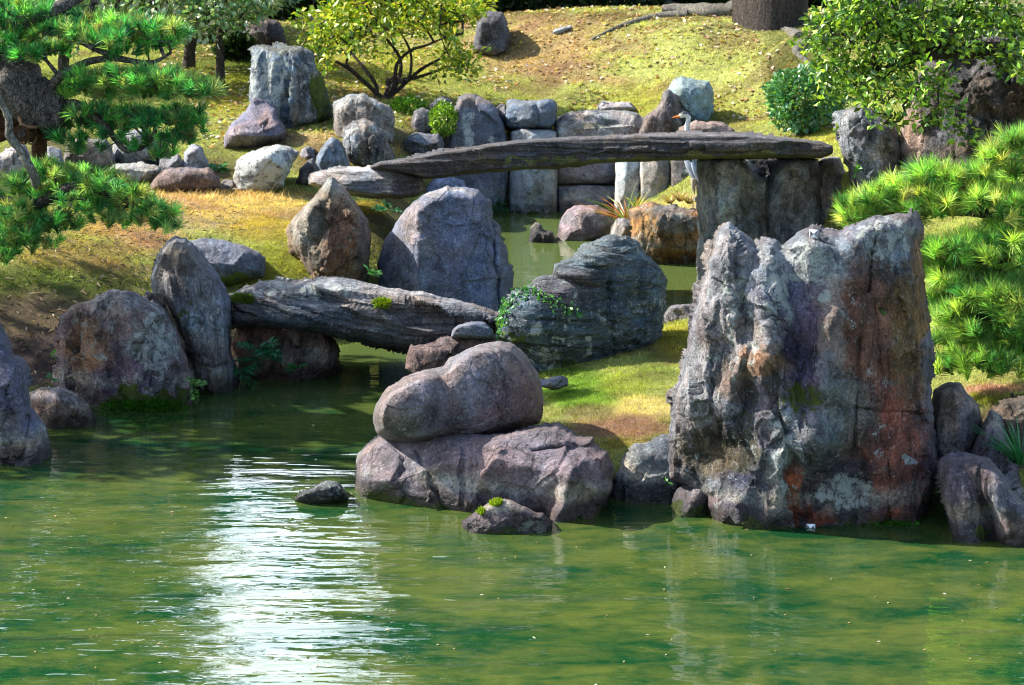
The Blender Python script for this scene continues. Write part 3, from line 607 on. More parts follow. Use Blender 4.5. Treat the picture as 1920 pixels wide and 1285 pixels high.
rock('great_rock', 'huge dark brown rock at the right edge behind the leafy branches', [
    (1687,480),(1689,330),(1691,258),(1703,196),(1716,158),(1737,115),(1755,85),(1790,70),(1850,64),(1920,70),(2010,62),(2110,110),(2160,250),(2160,480)], 22.3, .95, .7, 'rough', (.06,.054,.05), r=50, planes=0, lich=.1, group=GS, wet=False, seed=47, facets=[(1.75,1.6,0),(.95,.0,-.12)], amp=.8,
    ctl=[((1737,130,1715,330),12,.06)], blobs=[(1712,250,26,110,(.34,.25,.20),.85),(1870,120,90,30,(.075,.075,.08),.7),(1850,190,70,40,(.085,.06,.042),.7),(1810,240,80,30,(.06,.065,.08),.8),(1800,290,60,24,(.13,.085,.055),.6),(1930,180,40,60,(.13,.085,.05),.5)])
rock('boulder', 'orange-stained block in the channel with dry grass growing on top', [(1183,520),(1184,450),(1183,395),(1200,384),(1222,376),(1245,384),(1306,394),(1330,400),(1330,520),(1245,520),(1222,495)], 24.55, .35, .4, 'rough', (.30,.17,.08), r=28, planes=3, lich=.4, group=GS, amp=.7,
    blobs=[(1240,395,70,12,(.15,.14,.13),.8),(1205,430,22,40,(.42,.25,.09),.7),(1270,420,40,18,(.25,.27,.25),.7),(1270,470,40,24,(.34,.14,.03),.8)])
rock('boulder', 'purple-grey rounded boulder in the channel below the orange reed tuft', [(1040,470),(1043,444),(1047,424),(1057,398),(1077,386),(1121,383),(1143,396),(1150,428),(1145,450),(1100,470)], 25.95, .35, .35, 'smooth', (.20,.155,.16), r=32, planes=4, lich=.1, group=GS, blobs=[(1080,450,40,8,PALE,.6)])
rock('cobble', 'small grey stone squeezed between the purple boulder and the orange block', [(1145,455),(1146,425),(1155,412),(1172,408),(1188,415),(1190,455)], 25.3, .25, .25, 'rough', (.27,.26,.26), lich=.2, group=GS, cat='stone')
rock('pointed_rock', 'small dark jagged stone poking out of the channel water', [(990,475),(992,452),(995,428),(1002,416),(1012,420),(1022,430),(1035,434),(1046,452),(1048,475)], 25.65, .15, .2, 'rough', (.07,.065,.07), planes=3, lich=.1, group=GS, cat='stone')
rock('cobble', 'low knobbly grey stone on the far edge of the mossy islet', [(1236,615),(1244,590),(1258,573),(1294,570),(1330,575),(1340,615)], 20.5, .25, .3, 'rough', (.20,.18,.18), lich=.25, group=GS, cat='stone', wet=False)
rock('cobble', 'flat pale stone lying half sunk at the islet moss edge', [(1008,722),(1015,712),(1040,706),(1062,708),(1066,722),(1040,732)], 17.35, .12, .15, 'smooth', (.14,.145,.16), lich=.1, group=GS, cat='stone', wet=False)

# left shore
rock('boulder', 'dark violet boulder at the lower left corner of the pond', [(-70,920),(-80,700),(-40,600),(0,602),(16,650),(22,672),(43,680),(52,711),(58,762),(86,797),(100,859),(92,900),(0,930)], 16.95, .45, .5, 'smooth', (.10,.095,.125), r=45, planes=4, lich=.15, group=GS, ctl=[((58,770,40,860),8,-.08),((20,660,10,760),14,.05)], blobs=[(60,850,60,30,(.16,.15,.16),.6),(20,820,40,40,(.15,.12,.11),.5)])
rock('flat_stone', 'flat-topped brown stone beside the dark violet boulder at the water', [(48,840),(54,737),(74,727),(117,726),(156,746),(175,772),(183,800),(170,830)], 17.85, .28, .35, 'rough', (.19,.145,.12), r=34, planes=3, lich=.2, amp=.6, group=GS, cat='flat stone', facets=[(1.1,0,-.25)], blobs=[(100,740,50,14,(.20,.19,.21),.8)])
mauve = rock('boulder', 'large mauve and rust boulder with pale lichen crust on the left shore', [
    (108,780),(109,727),(112,595),(144,573),(187,558),(206,546),(241,544),(272,560),(311,583),(333,630),(350,672),(364,723),(364,790),(200,800)], 18.5, .48, .45, 'rough', (.19,.145,.15), r=60, planes=4, lich=.45, amp=.75, group=GS, seed=58,
    ctl=[((215,560,235,770),14,-.05),((160,600,190,690),40,.05)],
    blobs=[(165,650,45,55,(.25,.14,.075),.85),(290,650,50,60,(.21,.24,.235),.8),(250,710,60,40,(.14,.09,.13),.8),(200,570,70,22,(.33,.27,.24),.8),(150,730,40,30,(.17,.12,.12),.6)],
    lichblobs=[(290,650,50,70,.8),(220,600,50,24,.5)], mossblobs=[(280,755,80,22,.95),(230,740,16,24,.85),(345,740,16,20,.7)])
rock('standing_rock', 'tall blue-grey waisted rock against the left end of the low slab bridge', [
    (283,513),(296,478),(315,451),(331,443),(350,447),(374,474),(401,501),(424,536),(433,575),(429,665),(446,707),(442,770),(362,770),(358,692),(339,633),(309,579),(287,556)],
    19.0, .45, .4, 'vert', (.15,.155,.175), r=48, planes=3, lich=.3, amp=.8, group=GS, seed=61, ctl=[((440,680,350,690),10,-.07),((330,470,370,640),26,.06)],
    blobs=[(340,480,50,35,(.13,.12,.105),.7),(390,600,36,50,(.24,.26,.28),.7),(405,720,40,25,(.17,.15,.12),.7),(420,520,16,50,(.12,.12,.17),.6)], lichblobs=[(390,610,36,50,.6),(330,500,30,40,.4)], mossblobs=[(350,590,16,40,.4)])
rock('flat_stone', 'dark flat-topped slab set in the moss behind the waisted rock', [(345,540),(348,452),(381,446),(447,457),(486,473),(499,484),(497,518),(428,540)], 21., .4, .4, 'smooth', (.11,.12,.145), r=26, planes=2, lich=.2, group=GS, cat='flat stone', wet=False, facets=[(1.,0,-.35)], mossblobs=[(440,520,40,16,.7)])
# right shore
rock('boulder', 'dark ridged rock leaning from the water at the lower right corner', [
    (1775,1050),(1781,988),(1765,930),(1758,870),(1776,849),(1807,847),(1855,860),(1887,897),(1908,930),(1945,960),(1990,1000),(2000,1060)], 15.05, .4, .45, 'vert', (.10,.085,.10), r=45, planes=2, lich=.3, group=GS, ctl=[((1800,850,1850,960),7,-.08),((1850,960,1870,1040),8,-.06),((1870,900,1910,1010),20,.05)], mossblobs=[(1790,1005,9,18,.8),(1845,1000,14,22,.6)], blobs=[(1880,930,30,60,(.14,.14,.16),.6),(1890,990,40,20,(.17,.12,.10),.5)])
rock('boulder', 'pale cracked rock tucked against the right side of the tallest rock', [(1738,900),(1742,770),(1752,730),(1776,716),(1797,720),(1828,750),(1842,785),(1835,840),(1820,900)], 15.95, .32, .35, 'rough', (.22,.18,.15), r=36, planes=3, lich=.35, amp=.7, group=GS, wet=False, blobs=[(1770,770,24,50,(.28,.22,.16),.7),(1815,800,20,50,(.17,.18,.21),.7)])
rock('pointed_rock', 'dark triangular rock under the mossy ledge at the right edge', [(1810,900),(1823,846),(1844,798),(1860,765),(1878,780),(1900,850),(1925,960),(1850,930)], 15.65, .28, .35, 'rough', (.12,.10,.12), r=28, planes=3, lich=.2, amp=.6, group=GS, wet=False, blobs=[(1858,785,14,22,(.33,.30,.26),.8)])
rock('bank_rock', 'brown crumbling bank rock below the mossy ledge at the right edge', [(1850,900),(1862,770),(1880,752),(1920,742),(2000,735),(2060,800),(2060,960),(1900,960)], 16.15, .3, .35, 'rough', (.12,.09,.065), r=32, planes=3, lich=.1, group=GS, wet=False)

# far bank, left to right
rock('standing_slab', 'tallest streaked blue-white slab standing on the left of the far bank', [
    (470,250),(468,187),(470,120),(472,88),(500,84),(563,86),(588,98),(597,127),(609,152),(617,177),(624,218),(600,228),(567,236),(537,262)], 27.65, .28, .4, 'vert', (.11,.13,.15), r=22, planes=0, lich=.5, group=GB, wet=False, facets=[(.95,.15,-.1),(1.0,-.7,0)], dy=.4, seed=71,
    ctl=[((540,150,532,240),5,-.06)], blobs=[(510,170,40,80,(.19,.25,.29),.7),(600,180,20,60,(.10,.10,.035),.85),(555,190,16,50,(.14,.11,.06),.6),(575,215,12,30,(.22,.26,.28),.7),(530,95,60,8,(.10,.10,.07),.7)], lichblobs=[(505,170,40,80,.8)], mossblobs=[(602,180,18,60,.6)])
rock('boulder', 'violet-grey peaked boulder leaning on the tallest streaked slab', [(421,280),(421,257),(430,233),(457,213),(473,187),(493,186),(517,207),(537,245),(532,266),(467,282)], 27.05, .38, .4, 'smooth', (.14,.125,.15), r=34, planes=4, lich=.2, group=GB, wet=False, blobs=[(455,255,30,20,(.22,.20,.22),.6),(500,225,20,12,(.20,.12,.09),.5)])
rock('block_rock', 'dark square block on the slope above the tallest streaked slab', [(458,86),(459,62),(460,43),(468,34),(500,35),(523,38),(531,60),(538,84),(500,90)], 31.5, .35, .4, 'rough', (.055,.05,.06), r=14, planes=2, lich=.15, group=GB, wet=False, amp=.6, blobs=[(490,38,34,5,(.24,.19,.19),.8),(470,65,14,20,(.20,.20,.19),.6)])
rock('boulder', 'white lichen-blotched boulder on the far bank below the violet peaked one', [(440,365),(439,330),(441,303),(453,292),(493,277),(520,271),(548,275),(561,287),(542,320),(531,350),(500,362)], 25.75, .35, .4, 'smooth', (.235,.235,.22), r=28, planes=3, lich=.8, group=GB, wet=False, lichblobs=[(490,310,50,40,1.)], blobs=[(548,290,14,14,(.13,.12,.14),.8)])
rock('boulder', 'long low brown rounded boulder on the dry grass bank', [(281,362),(283,345),(291,332),(310,318),(350,312),(390,315),(410,330),(419,358),(350,366)], 25.05, .32, .35, 'rough', (.17,.125,.11), r=24, planes=3, lich=.15, amp=.5, group=GB, wet=False, blobs=[(350,318,60,8,(.22,.19,.20),.7)])
rock('standing_stone', 'slender blue-grey pointed stone left of the dark streaked upright', [(594,330),(595,293),(606,270),(623,257),(640,266),(653,300),(660,330)], 26.05, .22, .25, 'vert', (.19,.21,.24), r=18, planes=2, lich=.3, group=GB, wet=False)
rock('standing_stone', 'small dark jagged stone at the foot of the slender pointed one', [(550,350),(556,340),(562,320),(577,298),(590,296),(599,320),(600,350)], 25.85, .2, .25, 'vert', (.10,.10,.11), r=16, planes=2, lich=.2, group=GB, wet=False)
rock('standing_stone', 'pale square-topped stone above the dark streaked upright', [(632,266),(626,240),(622,190),(640,183),(653,179),(683,176),(707,187),(733,199),(739,227),(738,268)], 27.15, .38, .35, 'rough', (.33,.31,.285), r=18, planes=0, facets=[(.95,.1,-.2),(1.1,-.6,0)], lich=.4, amp=.6, group=GB, wet=False, tilt=.1)
rock('standing_stone', 'dark streaked upright stone with white runs just above the bridge end', [(650,318),(642,275),(643,245),(663,232),(683,224),(703,232),(720,246),(729,273),(738,300),(735,322)], 26.35, .3, .3, 'vert', (.125,.12,.12), r=22, planes=3, lich=.5, group=GB, wet=False, blobs=[(655,270,12,30,(.24,.25,.26),.7),(690,240,24,12,(.24,.21,.18),.7),(675,290,8,30,(.10,.09,.03),.7)])
rock('boulder', 'small brown-grey stone between the two round bushes', [(769,255),(771,227),(777,207),(793,199),(810,210),(818,230),(812,255)], 28.05, .25, .25, 'rough', (.22,.19,.185), r=15, planes=3, lich=.3, amp=.5, group=GB, wet=False)
rock('boulder', 'small dark sloping stone behind the two round bushes', [(800,218),(803,197),(823,180),(840,181),(850,195),(846,218)], 28.6, .25, .25, 'smooth', (.12,.12,.135), r=14, planes=3, lich=.15, group=GB, wet=False)
rock('boulder', 'squat dark spotted stone left of the tall trapezoid slab', [(748,298),(751,288),(758,257),(777,249),(823,251),(834,267),(836,298)], 27.2, .3, .3, 'smooth', (.11,.11,.125), r=16, planes=3, lich=.45, group=GB, wet=False)
rock('standing_slab', 'tall dark trapezoid slab standing behind the left half of the arched bridge', [(795,420),(800,340),(833,283),(850,217),(858,183),(870,174),(890,178),(907,187),(930,203),(947,240),(954,275),(953,345),(945,420)], 27.65, .3, .35, 'slab', (.125,.13,.155), r=16, planes=0, facets=[(1.,.05,-.25)], lich=.3, fix=True, group=GB, seed=83, blobs=[(870,240,8,60,(.26,.30,.32),.7),(890,185,40,10,(.21,.17,.15),.8),(880,365,60,30,(.17,.19,.21),.7)], lichblobs=[(875,240,14,50,.8),(930,260,20,16,.7)])
rock('boulder', 'low blue stone at the foot of the trapezoid slab under the bridge', [(798,380),(802,348),(815,336),(845,330),(870,338),(880,360),(878,400)], 26.5, .25, .3, 'smooth', (.15,.16,.21), r=16, planes=3, lich=.1, fix=True, group=GB, wet=False)
rock('block_rock', 'blue-black squared block sitting on the pale cut slab', [(950,240),(947,213),(950,193),(958,187),(1000,187),(1039,188),(1044,200),(1042,232),(1032,244),(980,243)], 27.8, .4, .35, 'slab', (.12,.15,.19), r=13, planes=0, facets=[(1.0,.35,-.1),(.98,-.2,0)], lich=.3, fix=True, group=GB, wet=False, amp=2., ctl=[((1005,190,1008,240),8,-.05)], lichblobs=[(970,220,16,20,.6)])
rock('cut_slab', 'pale squared pillar slab in the channel wall beneath the blue-black block', [(954,415),(953,330),(958,246),(975,241),(1030,241),(1045,246),(1046,330),(1047,415)], 27.7, .42, .3, 'slab', (.36,.36,.34), r=10, planes=0, facets=[(1.15,.75,0),(1.0,-.05,0)], lich=.15, fix=True, group=GB, jit=1.5, blobs=[(1022,360,24,50,(.25,.25,.245),.6)])
rock('wall_block', 'lower grey block of the channel retaining wall under the bridge', [(1046,420),(1046,349),(1100,346),(1158,349),(1160,420)], 27.65, .2, .3, 'slab', (.20,.195,.20), r=7, planes=0, lich=.15, fix=True, group=GB, jit=1.)
rock('wall_block', 'upper grey block of the channel retaining wall under the bridge', [(1044,346),(1045,300),(1100,298),(1156,300),(1158,346)], 27.7, .2, .3, 'slab', (.22,.20,.20), r=7, planes=0, lich=.1, fix=True, group=GB, wet=False, jit=1.)
rock('cut_slab', 'bright white slab at the right of the channel wall with a jagged edge', [(1153,410),(1153,345),(1154,290),(1196,288),(1212,300),(1208,330),(1199,352),(1206,375),(1206,410)], 27.15, .3, .3, 'slab', (.44,.44,.42), r=9, planes=0, facets=[(1.15,.55,0)], lich=.2, fix=True, group=GB, jit=2.)
rock('cut_slab', 'pale granite slab with a square top left of the heron legs', [(1200,400),(1200,300),(1210,292),(1252,292),(1258,310),(1258,400)], 26.9, .22, .3, 'slab', (.30,.30,.285), r=8, planes=0, facets=[(1.1,.25,0)], lich=.2, fix=True, group=GB, wet=False, jit=1.5)
rock('cut_slab', 'dark brown upright slab immediately behind the heron legs', [(1257,400),(1258,300),(1290,292),(1320,298),(1325,400)], 26.7, .22, .3, 'slab', (.10,.085,.075), r=10, planes=1, lich=.35, fix=True, group=GB, wet=False, jit=1.5)
rock('flat_stone', 'long pale flat-topped stone behind the middle of the arched bridge', [(1040,275),(1039,230),(1058,213),(1093,207),(1150,208),(1195,211),(1215,225),(1220,275)], 27.95, .5, .4, 'smooth', (.25,.24,.23), r=22, planes=0, facets=[(.95,0,-.4)], lich=.4, fix=True, group=GB, wet=False, cat='flat stone', blobs=[(1110,235,50,6,(.09,.10,.06),.7)])
rock('flat_stone', 'thin flat brown stone to the right of the heron neck', [(1270,262),(1272,240),(1290,230),(1303,227),(1353,228),(1378,246),(1376,262)], 26.6, .3, .3, 'strata', (.26,.21,.19), r=12, planes=1, lich=.2, fix=True, group=GB, wet=False, cat='flat stone')
rock('pointed_rock', 'brown-grey pointed rock in front of the teal rock', [(1196,270),(1199,248),(1207,221),(1232,200),(1245,172),(1257,167),(1270,183),(1276,217),(1279,270)], 27.5, .32, .3, 'vert', (.19,.155,.14), r=20, planes=3, lich=.35, fix=True, group=GB, wet=False, blobs=[(1262,215,12,40,(.075,.06,.055),.7)])
rock('boulder', 'teal-grey rock standing on the hill foot behind the heron', [(1250,240),(1247,175),(1262,148),(1282,143),(1303,150),(1328,153),(1338,167),(1336,208),(1329,228),(1300,240)], 28.25, .38, .35, 'smooth', (.21,.28,.285), r=20, planes=3, lich=.2, group=GB, wet=False)
rock('block_rock', 'small pale block on the grass behind the long flat stone', [(1118,215),(1119,200),(1128,190),(1182,191),(1196,208),(1196,215)], 28.7, .25, .25, 'slab', (.38,.34,.32), r=8, planes=2, lich=.1, group=GB, wet=False)
rock('pointed_rock', 'lone dark jagged stone standing high on the grassy hill', [(886,95),(888,80),(893,47),(907,25),(920,20),(940,22),(950,43),(957,73),(952,100),(930,108),(905,104)], 31., .38, .35, 'rough', (.10,.10,.11), r=20, planes=3, lich=.25, amp=.7, group=GB, wet=False, tilt=.3)
rock('flat_stone', 'small pale flat stone lying on the grassy hilltop', [(1028,66),(1040,55),(1073,46),(1077,54),(1046,68)], 31.4, .2, .2, 'smooth', (.34,.34,.33), r=6, planes=1, lich=.1, group=GB, wet=False, jit=1, cat='flat stone')
# stones glimpsed behind the left pine
rock('boulder', 'pale crumpled rock at the left edge behind the wooden prop', [(-40,380),(-40,290),(0,290),(18,278),(35,266),(52,280),(66,310),(50,340),(30,380)], 23.6, .35, .35, 'rough', (.34,.32,.31), r=24, planes=3, lich=.3, group=GB, wet=False)
rock('boulder', 'white-topped rock seen through the left pine above the brown boulder', [(212,315),(218,262),(235,245),(270,240),(295,262),(300,315)], 26.6, .3, .3, 'rough', (.33,.32,.31), r=22, planes=3, lich=.5, group=GB, wet=False)
rock('boulder', 'low pale flat rock under the drooping tip of the left pine', [(190,345),(196,320),(215,308),(270,306),(300,314),(310,345)], 25.6, .3, .3, 'rough', (.36,.35,.32), r=14, planes=2, lich=.6, group=GB, wet=False)
rock('boulder', 'bluish rock between the left pine and the white blotched boulder', [(338,330),(345,290),(360,270),(378,275),(390,305),(392,330)], 26.2, .25, .3, 'smooth', (.22,.23,.26), r=18, planes=3, lich=.3, group=GB, wet=False)
rock('boulder', 'tan rock in shade beside the white-topped rock behind the pine', [(120,320),(124,272),(150,258),(200,262),(215,290),(216,320)], 26.8, .3, .3, 'rough', (.24,.21,.18), r=20, planes=3, lich=.3, group=GB, wet=False)
rock('boulder', 'grey angular stone wedged between the white-topped rock and the bluish rock', [(296,330),(298,300),(312,286),(332,290),(344,312),(346,330)], 26, .25, .3, 'rough', (.24,.23,.23), lich=.4, group=GB, wet=False)
rock('boulder', 'low dark stone between the brown rounded boulder and the white blotched boulder', [(414,362),(414,342),(424,334),(438,338),(442,362)], 25, .2, .25, 'smooth', (.10,.10,.11), lich=.2, group=GB, wet=False)
rock('boulder', 'small dark stone between the trapezoid slab and the blue-black block', [(930,232),(929,204),(938,196),(950,198),(952,232)], 27.9, .2, .25, 'smooth', (.10,.10,.11), lich=.2, fix=True, group=GB, wet=False)
rock('boulder', 'pale low stone behind the squat dark spotted stone', [(806,262),(812,236),(826,232),(838,242),(838,262)], 27.6, .2, .25, 'rough', (.32,.29,.26), lich=.3, fix=True, group=GB, wet=False)
rock('boulder', 'grey stone half hidden by needles left of the tan shaded rock', [(70,330),(74,288),(92,272),(116,280),(124,330)], 25.5, .25, .3, 'rough', (.28,.27,.26), lich=.4, group=GB, wet=False)
rock('boulder', 'small pale grey stone at the right foot of the violet peaked boulder', [(560,300),(564,280),(578,272),(592,282),(594,302)], 26, .2, .25, 'rough', (.20,.19,.19), lich=.4, group=GB, wet=False)
SPS = 'flat stepping stones in the dry grass'
for k, (x0, x1, y0, y1, lab) in enumerate([(342, 398, 359, 368, 'small flat stepping stone below the brown rounded boulder'), (420, 472, 350, 360, 'flat stepping stone below the white blotched boulder'), (505, 582, 345, 355, 'long thin flat stone beside the layered bridge support')]):
    rock('stepping_stone', lab, [(x0, y1), (x0+5, y0+2), ((x0+x1)/2, y0), (x1-6, y0+1), (x1, y1)], 24.6 + .35*k, .3, .3, 'slab', (.27, .25, .23), r=5, planes=0, lich=.2, group=SPS, wet=False, jit=.8, cat='stepping stone')

def plate_marker(px, py, s):
    # white survey plate with two dark triangles, stuck to the rock
    dg = bpy.context.evaluated_depsgraph_get(); o = at(px, py, 1.); d = Vector(at(px, py, 30.) - np.array([0, 0, CZ])).normalized()
    c0 = Vector((0, 0, CZ)); inv = big.matrix_world.inverted() if big.matrix_world.translation.length else None
    loc = Vector(big.location); ok, hit, nrm, _ = big.ray_cast(c0 - loc, d)
    hit = hit + loc; n = nrm.normalized(); n = (n*.25 + Vector((-.1, -1., .1))).normalized()
    rt = n.cross(Vector((0, 0, 1))).normalized()*-1; up = rt.cross(n)*-1
    if up.z < 0: up = -up
    V = []; h = s/2
    def P(a, b, w): V.append(np.array(hit + rt*a*h + up*b*h + n*(w + .016))); return len(V) - 1
    f = [P(-1,-1,.004), P(1,-1,.004), P(1,1,.004), P(-1,1,.004)]; bk = [P(-1,-1,-.012), P(1,-1,-.012), P(1,1,-.012), P(-1,1,-.012)]
    Q = [f] + [[f[i], bk[i], bk[(i+1)%4], f[(i+1)%4]] for i in range(4)]
    c = P(0,0,.006); t1 = [P(-.92,.92,.006), P(-.92,-.92,.006)]; t2 = [P(.92,-.92,.006), P(.92,.92,.006)]
    T = [[c, t1[0], t1[1]], [c, t2[0], t2[1]]]
    mkmesh('survey_marker', V, [np.array(Q), np.array(T)], [M_WHITE, M_DARKMARK], big, smooth=False, midx=[0]*5 + [1]*2)
plate_marker(1526, 440, .045); plate_marker(1521, 990, .045)
# ------------------------------------------------------------------ plants
class Geo:
    def __init__(s): s.V = []; s.F = {3: [], 4: []}; s.C = []; s.n = 0
    def add(s, V, F, C=None):
        V = np.asarray(V, float); F = np.asarray(F, int); s.V.append(V); s.F[F.shape[1]].append(F + s.n); s.n += len(V)
        s.C.append(np.tile((.1, .1, .1), (len(V), 1)) if C is None else np.broadcast_to(C, (len(V), 3)))
    def build(s, name, mat, parent=None, **kw):
        fs = [np.concatenate(s.F[k]) for k in (3, 4) if s.F[k]]
        return mkmesh(name, np.concatenate(s.V), fs, mat, parent, {'tint': np.clip(np.concatenate(s.C), .003, .9)}, **kw)
def unit(v): return v/np.maximum(np.linalg.norm(v, axis=-1, keepdims=True), 1e-9)
def tube(g, pts, rad, sides=7, rough=.12, seed=0, c=None, cap=True):
    pts = np.asarray(pts, float); rad = np.broadcast_to(np.asarray(rad, float), len(pts)); n = len(pts)
    t = unit(np.gradient(pts, axis=0)); up = np.array((.3, .2, .9)) if abs(t[0, 2]) < .8 else np.array((.9, .3, .1))
    V = []
    for i in range(n):
        a = unit(np.cross(t[i], up)); b = np.cross(t[i], a); ph = np.arange(sides)/sides*2*np.pi
        r = rad[i]*(1 + rough*perlin(np.stack([np.cos(ph)*1.3, np.sin(ph)*1.3, np.full(sides, i*.45 + seed)], 1), seed))
        V.append(pts[i] + r[:, None]*(np.cos(ph)[:, None]*a + np.sin(ph)[:, None]*b))
    V = np.concatenate(V); k = np.arange(n*sides).reshape(n, sides)
    Q = np.stack([k[:-1], np.roll(k[:-1], -1, 1), np.roll(k[1:], -1, 1), k[1:]], -1).reshape(-1, 4)
    g.add(V, Q, c)
    if cap:
        for ring, fl in ((k[0], 0), (k[-1], 1)):
            ce = V[ring].mean(0); tri = np.stack([np.full(sides, sides), np.arange(sides), np.roll(np.arange(sides), -1)], 1)
            g.add(np.concatenate([V[ring], ce[None]]), tri if fl else tri[:, ::-1], c)
def spline(P, k=6):
    P = np.asarray(P, float); Q = np.concatenate([[2*P[0]-P[1]], P, [2*P[-1]-P[-2]]]); o = []
    for i in range(1, len(Q)-2):
        t = np.linspace(0, 1, k, endpoint=False)[:, None]; a, b, c, d = Q[i-1:i+3]
        o.append(.5*((2*b) + (c-a)*t + (2*a-5*b+4*c-d)*t*t + (3*b-a-3*c+d)*t**3))
    return np.concatenate(o + [P[-1:]])
def grow(trunk, targets, rng, rmin=.004, rmax=.1, seg=.1, wig=.12, expo=.45, sag=0.):
    nodes = [np.array(p, float) for p in trunk]; par = [-1] + list(range(len(trunk)-1)); w = [0]*len(trunk)
    tr = np.asarray(targets, float); order = np.argsort(np.linalg.norm(tr[:, None] - np.asarray(trunk)[None], axis=2).min(1))
    for j in order:
        N = np.asarray(nodes); d = np.linalg.norm(N - tr[j], axis=1); i = int(d.argmin()); L_ = d[i]
        k = max(1, int(L_/seg)); a = N[i]; off = rng.normal(0, 1, (3,)); off2 = rng.normal(0, 1, 3); p = i
        for s in range(1, k+1):
            t = s/k; q = a + (tr[j]-a)*t + (off*math.sin(math.pi*t) + off2*.5*math.sin(2*math.pi*t))*wig*L_ + rng.normal(0, .12*seg, 3)*(s < k)
            q[2] -= sag*L_*math.sin(math.pi*t)
            nodes.append(q); par.append(p); w.append(0); p = len(nodes)-1
        w[p] += 1
    cnt = np.array(w, float)
    for i in range(len(nodes)-1, 0, -1): cnt[par[i]] += cnt[i]
    r = np.clip(rmin*np.maximum(cnt, 1)**expo, rmin, rmax)
    return np.array(nodes), np.array(par), r
def twigs(g, nodes, par, r, sides=5, skip=0):
    i = np.arange(len(nodes)); i = i[(par >= 0) & (i >= skip)]
    a, b = nodes[par[i]], nodes[i]; ra, rb = np.minimum(r[par[i]], r[i]*1.5), r[i]; t = unit(b-a)
    ref = np.where(np.abs(t[:, 2:3]) < .85, np.array([[0, 0, 1.]]), np.array([[1., 0, 0]]))
    u = unit(np.cross(t, ref)); v = np.cross(t, u); ph = np.arange(sides)/sides*2*np.pi
    ring = np.cos(ph)[None, :, None]*u[:, None] + np.sin(ph)[None, :, None]*v[:, None]
    V = np.concatenate([(a - t*ra[:, None]*.4)[:, None] + ring*ra[:, None, None], (b + t*rb[:, None]*.3)[:, None] + ring*rb[:, None, None]], 1)
    k = np.arange(sides); q = np.stack([k, (k+1) % sides, (k+1) % sides + sides, k + sides], 1)
    g.add(V.reshape(-1, 3), (q[None] + (np.arange(len(a))*2*sides)[:, None, None]).reshape(-1, 4))
def leaves(g, P, axis, L_, W_, C, rng, fold=.25, up=.6, blunt=.55):
    n = len(P); ax = unit(axis); nr = unit(rng.normal(0, 1, (n, 3)) + np.array((0, 0, up*2.2)))
    sd = unit(np.cross(ax, nr)); nr = np.cross(sd, ax)
    L_ = np.broadcast_to(L_, n)[:, None]*rng.uniform(.7, 1.25, (n, 1)); W_ = np.broadcast_to(W_, n)[:, None]*rng.uniform(.8, 1.2, (n, 1))
    V = np.stack([P, P + ax*L_*blunt + sd*W_*.5 + nr*fold*W_, P + ax*L_ - nr*.12*L_, P + ax*L_*blunt - sd*W_*.5 + nr*fold*W_], 1)
    b = (np.arange(n)*4)[:, None]
    T = np.concatenate([b + np.array([[0, 1, 2]]), b + np.array([[0, 2, 3]])])
    g.add(V.reshape(-1, 3), T, np.repeat(C, 4, 0))
def jitcol(base, n, rng, v=.3, h=.12):
    base = np.asarray(base, float); base = base[rng.integers(0, len(base), n)] if base.ndim == 2 else np.tile(base, (n, 1))
    return base*rng.uniform(1-v, 1+v, (n, 1))*rng.uniform(1-h, 1+h, (n, 3))
def in_ell(n, rng, shell=.0):
    d = unit(rng.normal(0, 1, (n, 3))); return d*(shell + (1-shell)*rng.random((n, 1))**(1/3))

# ---- pines
def tufts(g, P, D, rng, n=60, L_=.09, w=.0022, cols=((.03,.15,.05),), spread=(.25, 1.25)):
    m = len(P); k = m*n; ts = np.repeat(rng.uniform(.6, 1.2, (m, 1)), n, 0); D = unit(D) + rng.normal(0, .3, D.shape); ax = np.repeat(unit(D), n, 0); b = np.repeat(P, n, 0)
    s = rng.random((k, 1)); pv = unit(np.cross(ax, rng.normal(0, 1, (k, 3)))); al = rng.uniform(spread[0], spread[1], (k, 1))*np.repeat(rng.uniform(.55, 1.15, (m, 1)), n, 0)
    d = ax*np.cos(al) + pv*np.sin(al); ln = L_*ts*rng.uniform(.6, 1.15, (k, 1)); o = b - ax*s*.05
    sd = unit(np.cross(d, rng.normal(0, 1, (k, 3))))*w
    bend = np.array((0, 0, -1.))*ln*.08*rng.random((k, 1))
    V = np.stack([o - sd, o + sd, o + d*ln*.6 + sd*.9, o + d*ln + bend, o + d*ln*.6 - sd*.9], 1)
    base = (np.arange(k)*5)[:, None]; T = np.concatenate([base + np.array([[0, 1, 2]]), base + np.array([[0, 2, 4]]), base + np.array([[4, 2, 3]])])
    C = np.repeat(jitcol(cols, m, rng, .4, .14), n, 0)*rng.uniform(.45, 1.75, (k, 1)); br = rng.random(k) < .05; C[br] = np.array((.22, .13, .05))*rng.uniform(.6, 1.4, (br.sum(), 1))
    g.add(V.reshape(-1, 3), T, np.repeat(C, 5, 0))
